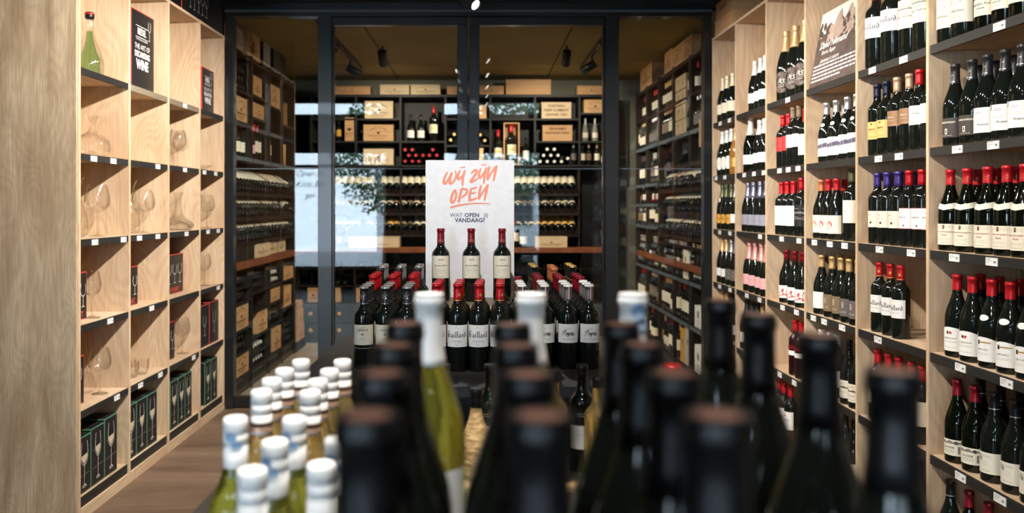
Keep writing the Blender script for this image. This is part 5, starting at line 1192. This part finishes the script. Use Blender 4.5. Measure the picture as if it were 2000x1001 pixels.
store(XL - .335, 7.88, R_(-1.315), (1, 0, 0), 5, 3, .080, (0, 1, 0), 'rack_black', 'stored dark-capped bottle, fourth bay bottom, left rack', 'stored bottles, fourth bay')
store(XL - .335, 6.24, R_(.90), (1, 0, 0), 6, 3, .080, (0, 1, 0), 'rack_black', 'stored dark-capped bottle, first bay top, left rack', 'stored bottles, first bay top')
# crates on top of the left rack
for i, (a, b, h) in enumerate(((6.3, 6.62, .17), (6.72, 7.12, .24), (7.25, 7.52, .27), (7.62, 8.1, .27))):
    if i < 2: crate(f'{("near", "second")[i]} crate on top of the left rack', '+x', XL - .03, a, b, R_(1.22), R_(1.22) + h, .26, 'pine', 'plain', seed=40 + i)
    else:
        t = thing('gift_carton', ('grey striped carton on top of the left rack', 'black ribbed carton on top of the left rack, far end')[i - 2], 'box', (XL - .16, (a + b) / 2, R_(1.22) + .0005))
        wd = (b - a) / 2; m_ = MB().box(-.12, .12, -wd, wd, 0, h, 'carton', .002); m_.obj('carton_body', t)
        s_ = MB(); nb = 6
        for q in range(nb): s_.box(.1205, .124, -wd + .02 + q * (2 * wd - .04) / nb, -wd + .02 + (q + .45) * (2 * wd - .04) / nb, .02, h - .03, 'inkfaint' if i == 2 else 'greylab')
        s_.obj('ribs', t)
# stack and nook at the far left corner
for i, (a, b, z0, z1, mk) in enumerate(((8.42, 8.74, 0.10, .26, 'plain'), (8.45, 8.70, .261, .41, 'plain'), (8.46, 8.66, .411, .50, 'plain'))):
    crate(f'{("bottom", "middle", "top")[i]} crate of the stack in the far left corner', '+x', -1.87, a, b, z0, z1, .25, 'pine', mk, group='crate stack in the far left corner', seed=60 + i)
t = thing('crate_plinth', 'low black plinth under the corner crate stack', 'stand', (-2.0, 8.6, 0)); MB().box(-.14, .13, -.22, .22, 0, .0995, 'black', .002).obj('plinth_block', t)

# ---------- back rack
YB = 9.10; sb = F / YB
def bx(px): return (px - VX) / sb
def bz(py): return (VY - py) / sb
bw = thing('back_wine_rack', 'tall black rack across the back of the glazed room', 'shelving', (-.1, YB + .17, 0))
cols_ = [607, 695, 782, 870, 958, 1045, 1132, 1207]
for c in cols_: W(MB().box(bx(c) - .011, bx(c) + .011, YB, YB + .34, R_(.44), R_(1.19), 'black', .001), 'partition', bw)
W(MB().box(bx(560), bx(1207) + .011, YB + .34, YB + .355, 0, R_(1.19), 'black'), 'back_panel', bw)
W(MB().box(bx(560), bx(1207) + .011, YB - .01, YB + .34, R_(1.19) + .0005, R_(1.22), 'black', .001), 'top_panel', bw)
bd = {0: (231, 275, 322), 1: (231, 275, 322), 2: (275, 322), 3: (231, 283, 322), 4: (231, 322), 5: (231, 275, 322), 6: (220, 275, 322)}
for c, l_ in bd.items():
    for py in l_: W(MB().box(bx(cols_[c]) + .0115, bx(cols_[c + 1]) - .0115, YB + .002, YB + .339, R_(bz(py)) - .02, R_(bz(py)), 'black', .001), 'shelf', bw)
for c in (607, 782, 1132, 1207): W(MB().box(bx(c) - .011, bx(c) + .011, YB + .05, YB + .34, 0.35, R_(.43), 'blackwood', .001), 'upright', bw)
ctb = thing('back_counter', 'wood counter along the back of the glazed room', 'counter', (-.1, YB - .1, R_(-.44) - .05))
W(MB().box(bx(600), bx(1190), YB - .22, YB + .045, R_(bz(490)), R_(bz(482)), 'oldoak', .003), 'counter_top', ctb)
W(MB().box(bx(600), bx(1190), YB - .224, YB - .221, R_(bz(491)), R_(bz(481.5)), 'oldoak', .001), 'front_lip', ctb)
cab = thing('drawer_cabinet', 'slate-grey drawer cabinet with round wooden knobs below the back counter', 'cabinet', (-.1, YB + .1, 0))
W(MB().box(bx(582), bx(1190), YB - .12, YB + .04, 0.0, R_(bz(591)), 'bluewall', .002), 'cabinet_body', cab)
xs_ = lin(bx(584), bx(1188), 12)
for i, (a, b) in enumerate(zip(xs_, xs_[1:])):
    for z0, z1 in ((.06, .21), (.22, R_(bz(593)))):
        dr = W(MB().box(a + .004, b - .004, YB - .134, YB - .1205, z0, z1, 'bluewall', .002), 'drawer', cab)
        W(MB().lathe([(0, 0), (.022, 0), (.024, .012), (.018, .022), (0, .024)], 'pine', 14, Matrix.Translation(((a + b) / 2, YB - .1345, (z0 + z1) / 2)) @ Matrix.Rotation(radians(90), 4, 'X')), 'knob', dr)
bi = thing('lower_back_rack', 'dark brown lower rack between the back counter and drawer cabinet', 'shelving', (-.1, YB + .1, R_(bz(591)) + .001))
for px in (584, 628, 695, 782, 870, 958, 1045, 1132, 1188): W(MB().box(bx(px) - .01, bx(px) + .01, YB - .10, YB + .04, R_(bz(590.5)), R_(bz(491.5)), 'blackwood', .001), 'partition', bi)
for py in (524, 558, 590.5): W(MB().box(bx(584) + .011, bx(1188) - .011, YB - .098, YB + .04, R_(bz(py)), R_(bz(py)) + .012, 'blackwood', .001), 'shelf', bi)
def bcrate(label, x0, x1, y0, y1, d=.2, mark='arch', m='pineX', dy=.012, seed=1): return crate(label, '-y', YB + dy, bx(x0), bx(x1), R_(bz(y1)), R_(bz(y0)), d, m, mark, seed=seed)
for i, (x0, x1, y0, m_, mk) in enumerate(((652, 723, 168, 'pineX', 'plain'), (742, 799.3, 165, 'paleX', 'arch'), (802, 860, 165, 'paleX', 'arch'), (873, 930, 168, 'pineX', 'plain'), (936, 984, 167, 'pineX', 'plain'), (988, 1076, 155, 'pineX', None), (1128, 1183, 167, 'pineX', 'plain'))):
    t_ = crate(('wide crate on the back rack beside the left post', 'first of two matching pale crates on the back rack', 'second of two matching pale crates on the back rack', 'crate on the back rack behind the door stiles', 'crate on the back rack right of the door stiles', 'tallest plain crate on top of the back rack', 'crate at the right end on the back rack')[i], '-y', YB + .0, bx(x0), bx(x1), R_(1.2205), R_(bz(y0)), .25, m_, mk, seed=80 + i)
bcrate('pale crate second column of back rack, uppermost cell', 712, 767, 197, 231, seed=3, m='paleX')
bcrate('vine-stamped crate, second column of the back rack', 709.5, 768, 243, 275, seed=4)
bcrate('pale crate in the lower cell, second column, back rack', 709.5, 768, 290, 322, seed=5, m='paleX', mark='plain')
bcrate('narrow upright crate in the first column, back rack', 673, 691, 229, 275, mark='plain', seed=6).name
crate('pale three-line stamped crate, sixth column, back rack', '-y', YB + .012, bx(1058), bx(1116), R_(bz(231)), R_(bz(199)), .2, 'paleX', ('CHATEAU', 'PAPE CLEMENT', 'GRAND CRU'), seed=7)
crate('pine crate stamped vintage port, back rack', '-y', YB + .012, bx(1060), bx(1118), R_(bz(275)), R_(bz(244)), .2, 'pineX', ('GRAHAM\'S', 'VINTAGE PORT', ''), seed=8)
bcrate('crate in the last column, back rack, upper cell', 1141, 1185, 194, 220, seed=9)
bcrate('crate in the third-last column beside door stile, back rack', 934, 950, 205, 231, mark=None, seed=10)
bcrate('small crate end beside the door stile, lower cell, back rack', 936, 944, 289, 322, mark=None, seed=11)
crate('long pale crate on the back counter left of the sign', '-y', YB - .17, bx(686), bx(782), R_(bz(482)) + .001, R_(bz(461)), .16, 'paleX', 'plain', seed=12)
crate('long pale crate on the back counter right of the sign', '-y', YB - .17, bx(1044), bx(1105), R_(bz(482)) + .001, R_(bz(461)), .16, 'paleX', 'plain', seed=13)
for i, (a, b, y0) in enumerate(((604, 626, 560), (632, 667, 560), (698, 722, 560), (1060, 1085, 562))):
    crate(('crate left of the left post, lower back rack', 'crate right of the left post, lower back rack', 'crate left of the table bottles, lower back rack', 'crate right of the sign, lower back rack')[i], '-y', YB - .09, bx(a), bx(b), R_(bz(590.5)) + .013, R_(bz(y0)), .12, 'pineX', 'plain', seed=14 + i)
# upright bottles in the back rack
for i, (px, py, key, l_) in enumerate(((659, 275, 'r_amber', 'squat amber-labelled bottle, first column, back rack'), (801, 275, 'r_white_b', 'left tall white-labelled bottle, third column, back rack'), (821, 275, 'r_white_b', 'second tall white-labelled bottle, third column, back rack'),
        (846, 275, 'r_magnum', 'red-capped magnum right of two white labels, back rack'), (973, 322, 'r_magnum', 'red-capped magnum left of the open wooden frame, back rack'), (1028, 322, 'r_white', 'dark bottle right of the open wooden frame, back rack'),
        (1145, 275, 'r_clear', 'left clear tall bottle in the last column, back rack'), (1164, 275, 'r_clear', 'right clear tall bottle in the last column, back rack'), (1122, 322, 'r_grey', 'slim grey bottle beside stored ends, back rack'),
        (1140, 322, 'r_cream', 'first labelled bottle, last column low, back rack'), (1152, 322, 'r_tan', 'second labelled bottle, last column low, back rack'), (1168, 322, 'r_gold', 'third labelled bottle, last column low, back rack'), (1182, 322, 'r_cream_b', 'fourth labelled bottle, last column low, back rack'))):
    o = stand(key, bx(px), YB + .09, R_(bz(py)), 0, l_, 'upright bottles in the back rack')
    if py == 275 and key in ('r_clear', 'r_amber'): o.scale = (.8, .8, .8)
    if py == 275 and key == 'r_magnum' : o.scale = (.98, .98, .98)
    if py == 322 and px > 1100: o.scale = (.8, .8, .8)
fr = thing('presentation_box', 'open wooden presentation frame around a large bottle, back rack', 'box', (bx(999.5), YB + .09, R_(bz(322)) + .0005))
x0, x1, hh = bx(984) - bx(999.5), bx(1015) - bx(999.5), bz(239) - bz(322)
for q in ((x0, x0 + .012, 0, hh), (x1 - .012, x1, 0, hh), (x0 + .012, x1 - .012, 0, .012), (x0 + .012, x1 - .012, hh - .012, hh)): MB().box(q[0], q[1], -.07, .07, q[2], q[3], 'pineX', .001).obj('side_board', fr)
MB().box(x0 + .012, x1 - .012, .062, .07, .012, hh - .012, 'pineX').obj('back_board', fr)
stand('r_magnum', bx(999.5), YB + .08, R_(bz(322)) + .0125, 0, 'large bottle inside the open wooden frame, back rack', 'upright bottles in the back rack').scale = (1.08, 1.08, 1.12)
# stored ends
def ends(pts, key, words, group, y=YB + .30):
    for n, (px, py) in enumerate(pts): lying(key, bx(px), y, R_(bz(py)), (0, -1, 0), 0, f'{ORD[n]} {words}', group)
ends([(791, 292), (805, 292), (845, 292), (798, 303), (812, 303), (826, 303), (838.5, 303), (853, 303), (791, 314.5), (818, 314.5), (846, 314.5), (805, 314.5)], 'rack_red', 'red-capped stored bottle end, third column, back rack', 'red-capped stored bottles in the back rack')
ends([(1069, 291), (1083, 291), (1062, 303), (1076, 303), (1090, 303), (1055, 315), (1069, 315), (1083, 315), (1097, 315), (1109, 309)], 'rack_white', 'white-capped stored bottle end, sixth column, back rack', 'white-capped stored bottles in the back rack')
ends([(880, 273), (887, 262), (947, 274), (938, 263)], 'rack_gold', 'gold-capped stored bottle end beside the door stiles, back rack', 'gold-capped stored bottles in the back rack')
ends([(649, 517), (662, 517), (676, 517), (706, 517), (720, 517), (735, 517), (750, 517), (649, 550), (662, 550), (676, 550), (740, 550), (1062, 517), (1078, 517), (1095, 517), (1110, 517), (1075, 550), (1095, 550), (1118, 550), (1070, 583), (1092, 583), (1110, 583)], 'rack_black', 'dark stored bottle end below the back counter', 'stored bottles below the back counter', y=YB + .02 + .18)
# display tiers across the back: two runs split by the middle upright
for k_, (py, n0) in enumerate(((352, 0), (390, 0), (432, 0))):
    zz = R_(bz(py))
    for a, b in ((609, 780), (784, 1130)):
        m = MB(); X0, X1 = bx(a), bx(b); yf, yb = YB + .02, YB + .02 + DEP; zb = zz + .02; zf = zb - DEP * math.tan(SL)
        m.add([(X0, yf, zf), (X1, yf, zf), (X1, yb, zb), (X0, yb, zb), (X0, yf, zf - .03), (X1, yf, zf - .03), (X1, yb, zb - .03), (X0, yb, zb - .03)],
              [(0, 1, 2, 3), (7, 6, 5, 4), (0, 4, 5, 1), (1, 5, 6, 2), (2, 6, 7, 3), (3, 7, 4, 0)], 'blackwood'); W(m, 'sloping_board', bw)
    px = 640; n = 0
    while px < 1128:
        n += 1
        if not (770 < px < 786 and False) and not (k_ < 2 and 726 < px < 738) and not (k_ == 2 and 700 < px < 712):
            key = random.choice(['lie_cream', 'lie_pale', 'lie_cream', 'lie_tan' if k_ else 'lie_cream'])
            if k_ == 2 and (756 < px < 776 or px > 1040): key = 'lie_yellow'
            if k_ == 2 and (726 < px < 750 or 790 < px < 812): key = 'lie_grey'
            lying(key, bx(px), YB + .02 + DEP - .012 - .0385 * sin(SL), zz + .02 - .0075 + .0385 * cos(SL) + .0005, (0, -1, 0), SL, f'{ORD[n - 1]} lying bottle from the left, {TN[k_]} tier, back rack', f'{TN[k_]} display tier of the back rack')
        px += 13.3 if px < 775 or px > 784 else 14
for i, (px, key, l_) in enumerate(((634, 'r_white', 'left bottle on the back counter beside the post'), (653, 'r_white', 'white-labelled bottle on back counter right of the post'), (666, 'r_amber', 'amber-labelled bottle on the back counter'), (680, 'r_tan', 'brown-labelled bottle on the back counter'), (1021, 'r_white_b', 'tall dark bottle on the back counter right of the sign'), (1006, 'r_wine', 'dark bottle partly behind the sign on the back counter'))):
    stand(key, bx(px), YB - .12, R_(bz(482)), 0, l_, 'bottles on the back counter').scale = (.75,) * 3 if px < 700 else (1, 1, 1)

# ---------- right rack
YRB = [6.13, 6.72, 7.31, 7.90, 8.49, 9.06]
br = [[1.19, .90, .61, .36, -.33, -.60, -.95, -1.31]] * 3 + [[1.19, .90, .61, .23, .03, -.19, -.60, -.95, -1.31]] * 2
rr_ = rack('wine_rack', 'black wine rack along the right side of the glazed room', XR, 1, YRB, br, gaps=(1, 2))
c2_ = thing('wood_counter', 'reddish wood counter ledge along the right wine rack', 'counter', (XR - .02, 7.6, R_(-.48) - .045))
W(MB().box(XR - .035, XR - .0025, YRB[0] + .03, YRB[-1] - .25, R_(-.505), R_(-.46), 'oldoak', .002), 'ledge', c2_)
W(MB().box(XR - .039, XR - .0355, YRB[0] + .03, YRB[-1] - .25, R_(-.508), R_(-.458), 'oldoak', .001), 'front_lip', c2_)
kinds = ['r_cream', 'r_white', 'r_red', 'r_wine', 'r_gold', 'r_tan', 'r_grey', 'r_cream_b', 'r_white_b', 'r_red_b', 'r_gold_b', 'r_grey_b', 'r_tan_b']
BN = ['nearest bay', 'second bay', 'third bay', 'fourth bay', 'farthest bay']
HOLES = [(0, -.95, 6.40, 6.62), (0, -1.31, 6.40, 6.62), (1, -.60, 6.83, 7.0), (1, -1.31, 6.76, 7.10)]
lv = {.90: 'top', .61: 'second', -.19: 'waist-high', -.60: 'below-counter', -.95: 'low', -1.31: 'floor-level'}
for b_ in range(5):
    y0, y1 = YRB[b_] + .055, YRB[b_ + 1] - .055
    for rel, nm_ in lv.items():
        if (b_, rel) in ((1, .61), (1, .90)): 
            # stack of pale cartons fills part of this bay
            y1_ = y0 + .16
        else: y1_ = y1
        if rel == -.19 and b_ < 3: continue
        z = R_(rel); n = int((y1_ - y0) / .092) + 1; key = random.choice(kinds); left = random.randint(2, 3)
        if rel == .90: key = random.choice(['r_gold', 'r_red', 'r_white', 'r_wine', 'r_grey'])
        for j in range(n):
            if left == 0: key = random.choice(kinds if rel != .90 else ['r_gold', 'r_red', 'r_white', 'r_wine', 'r_grey']); left = random.randint(2, 4)
            left -= 1
            if random.random() < .06: continue
            if any(b_ == q0 and rel == q1 and q2 - .05 < y0 + .092 * j < q3 + .05 for q0, q1, q2, q3 in HOLES): continue
            kk = key
            if b_ == 0 and rel == -.60 and j < 3: kk = 'r_rose'
            o = stand(kk, XR + .06, y0 + .092 * j, z, radians(-66 + random.uniform(-6, 6)), f'{ORD[n - 1 - j]} upright bottle from the left, {nm_} shelf, {BN[b_]}, right rack', f'{nm_} shelf of the right rack, {BN[b_]}')
            if rel == .90: o.scale = (.84,) * 3
            if rel in (-.95,): o.scale = (1.05,) * 3
for k_, z in enumerate((.31, .115, -.09)):
    n = 0; q_ = []
    for a, b in zip(YRB[:4], YRB[1:4]):
        tier(rr_, XR, 1, a + .013, b - .013, z)
        nn = int((b - a - .05) / .083)
        for j in range(nn): q_.append(a + .06 + (b - a - .12) * j / (nn - 1))
    for n, y in enumerate(sorted(q_, reverse=True)):
        if k_ == 0 and n % 7 == 4: continue
        onslope(random.choice(lk), XR, 1, y, z, f'{ORD[n]} lying bottle from the left on the {TN[k_]} display tier, right rack', f'{TN[k_]} display tier of the right rack')
    for b_ in (3, 4):
        if k_ == 2: continue
        for j in range(5):
            y = YRB[b_] + .08 + j * .092
            stand(random.choice(['r_cream', 'r_white', 'r_grey', 'r_tan']), XR + .06, y, R_((.23, .03)[k_]), radians(-66), f'{ORD[4 - j]} upright bottle, {("mid-height", "chest-high")[k_]} shelf, {BN[b_]}, right rack', f'mid shelves of the right rack, {BN[b_]}').scale = (1, 1, 1) if k_ == 0 else (.6, .6, .6)
for l_, ya, yb, z, h_, m_ in (('white wine carton on the low shelf, nearest bay, right rack', 6.40, 6.62, -.95, .17, 'white'), ('white wine carton near the floor, nearest bay, right rack', 6.40, 6.62, -1.31, .22, 'white'), ('cream upright carton below counter, second bay, right rack', 6.83, 7.0, -.60, .26, 'cream'),
        ('golden wine carton near the floor, second bay, right rack', 6.95, 7.10, -1.31, .28, 'orangeyellow'), ('tall grey wine carton near the floor, second bay, right rack', 6.76, 6.94, -1.31, .32, 'inkfaint')):
    t = thing('wine_carton', l_, 'box', (XR + .11, (ya + yb) / 2, R_(z) + .001)); wd = (yb - ya) / 2
    MB().box(-.09, .10, -wd, wd, 0, h_, m_, .002).obj('carton_body', t)
    e = MB(); p_, f_ = disc(0, h_ * .62, wd * .3, wd * .3, 8); face(e, p_, f_, 'inkgrey', '-x', -.09, 0, 0)
    for q in range(3): face(e, [(-wd * .5, h_ * .3 - q * .02), (wd * .5, h_ * .3 - q * .02), (wd * .5, h_ * .3 - q * .02 + .006), (-wd * .5, h_ * .3 - q * .02 + .006)], [(0, 1, 2, 3)], 'inkgrey', '-x', -.09, 0, 0)
    e.obj('stencil_print', t)
# stack of pale cartons with a drawn bottle
for j, z in enumerate((.61, .735, .86, .985)):
    t = thing('wine_carton', f'{("lowest", "second", "third", "topmost")[j]} pale stencilled carton of the stack, right rack', 'box', (XR + .13, 7.06, R_(z) + .001), group='pale carton stack in the right rack')
    hgt = .118
    m = MB().box(-.12, .12, -.18, .18, 0, hgt, 'paleX', .002); m.obj('carton_body', t)
    e = MB(); v, f = text2d('VIN', .035, .0005); face(e, [(a - .06, b + hgt * .62) for a, b in v], f, 'inkgrey', '-x', -.12, 0, 0)
    e.add([(-.1212, -.10, .02), (-.1212, -.08, .02), (-.1212, -.08, hgt * .6), (-.1212, -.086, hgt * .9), (-.1212, -.094, hgt * .9), (-.1212, -.10, hgt * .6)], [(0, 1, 2, 3, 4, 5)], 'inkgrey')
    for q in range(3): e.add([(-.1212, .02 + .01 * q, .02 + .02 * q), (-.1212, .12, .02 + .02 * q), (-.1212, .12, .026 + .02 * q), (-.1212, .02 + .01 * q, .026 + .02 * q)], [(0, 1, 2, 3)], 'inkfaint')
    e.obj('stencil_print', t)
# crates on top of the right rack and unit
for i, (a, b, h, d_) in enumerate(((6.16, 6.42, .25, .3), (6.72, 7.05, .17, .28), (7.06, 7.4, .17, .28), (7.41, 7.72, .19, .28), (8.3, 8.9, .24, .3))):
    crate(('tall pale crate on the right rack, nearest the glass', 'second crate on top of the right rack', 'third crate on top of the right rack', 'fourth crate on top of the right rack', 'wide crate at the far end of the right rack')[i], '-x', XR + .02, a, b, R_(1.2205), R_(1.22) + h, d_, 'pine' if i else 'paleX', 'arch' if i in (1, 2) else 'plain', seed=100 + i)
crate('lettered crate lying on top of the right shelving beside the glass', '-x', XR + .01, 5.62, 5.98, R_(1.2165) + .115, R_(1.216) + .225, .3, 'pine', ('TINTOS',), group='crates on the right oak shelving', seed=110)
crate('lower crate on top of the right shelving beside the glass', '-x', XR + .005, 5.58, 5.99, R_(1.2165), R_(1.216) + .112, .3, 'pine', None, group='crates on the right oak shelving', seed=111)
# wooden board with painted bottle beside the last oak bay
t = thing('bottle_board', 'small wooden board with a white painted bottle beside the glass', 'sign', (1.632, 6.138, R_(.44)))
MB().box(-.04, .024, 0, .012, 0, .20, 'pineX', .001).obj('board', t)
e = MB(); e.add([(-.022, -.0008, .02), (.008, -.0008, .02), (.008, -.0008, .11), (-.001, -.0008, .13), (-.001, -.0008, .18), (-.012, -.0008, .18), (-.012, -.0008, .13), (-.022, -.0008, .11)], [tuple(range(8))], 'white'); e.obj('painted_bottle', t)

# ================================================================== right shelving carries on beside and behind the camera (seen mirrored in the glass)
YE = [-.48, .115, .71, 1.305, 1.90, 2.495]
eu = unit('wine_shelving', 'oak shelving continuing beside the camera, seen mirrored in the glass', XR, 1, YE, LR, R_(1.216), {})
ek = ['gaillard', 'morgan', 'yellow', 'creamred', 'whitered', 'nuits', 'violet', 'goldwhite', 'bourgogne', 'vine']
for b_ in range(5):
    for lv_ in range(1, 5):
        key = ek[(b_ * 3 + lv_ * 7) % len(ek)]
        for j in range(5): bottle(key, (XB, YE[b_] + .09 + j * .104, R_(LR[lv_])), radians(-80), f'{ORD[j]} mirrored bottle, {LEVEL[lv_]} shelf, {ORD[b_]} bay beside the camera', f'mirrored wine, {LEVEL[lv_]} shelf, {ORD[b_]} bay')

# ================================================================== tracks and lamps
def track(label, x, y0, y1, z, drop=0, parent_label=None):
    t = thing('track_rail', label, 'lighting track', (x, (y0 + y1) / 2, z))
    W(MB().box(x - .018, x + .018, y0, y1, z, z + .03, 'capblack', .002), 'rail', t)
    for y in (y0 + .2, (y0 + y1) / 2, y1 - .2): W(MB().box(x - .006, x + .006, y - .006, y + .006, z + .0305, drop, 'capblack'), 'hanger', t)
track('black lighting track hanging over the middle of the aisle', -.1, .4, 5.9, 2.98, 3.5)
track('track near the right rack inside the glazed room', 1.02, 6.25, 8.6, 2.87, 2.9)
track('track near the left rack inside the glazed room', -1.26, 6.25, 8.6, 2.87, 2.9)
def lampbody(a, dv, label, ztop):
    dv = Vector(dv).normalized(); t = thing('track_spotlight', label, 'spotlight', a)
    q = dv.to_track_quat('Z', 'Y').to_matrix().to_4x4()
    MB().lathe([(0, -.075), (.036, -.075), (.040, -.068), (.040, .075), (.0355, .075), (.034, .055)], 'capblack', 24, q).obj('barrel', t)
    MB().lathe([(.034, .055), (0, .055)], 'glow', 24, q).obj('lens', t)
    back = q @ Vector((0, 0, -.04))
    MB().tube([back, (back.x, back.y, back.z + .06), (back.x, back.y, ztop - a[2])], .008, 'capblack').obj('stem', t)
    return t
nm = {}
for i, (a, b, p, d, c, bl_) in enumerate(LAMPS):
    if i < len(LAMPS): 
        zt_ = 2.98 if a[1] < 6 else 2.9
        where = 'in the glazed room' if a[1] > 6 else 'above the aisle'
        lampbody(a, Vector(b) - Vector(a), f'{ORD[i]} black track spotlight {where}, counted from the front', zt_)
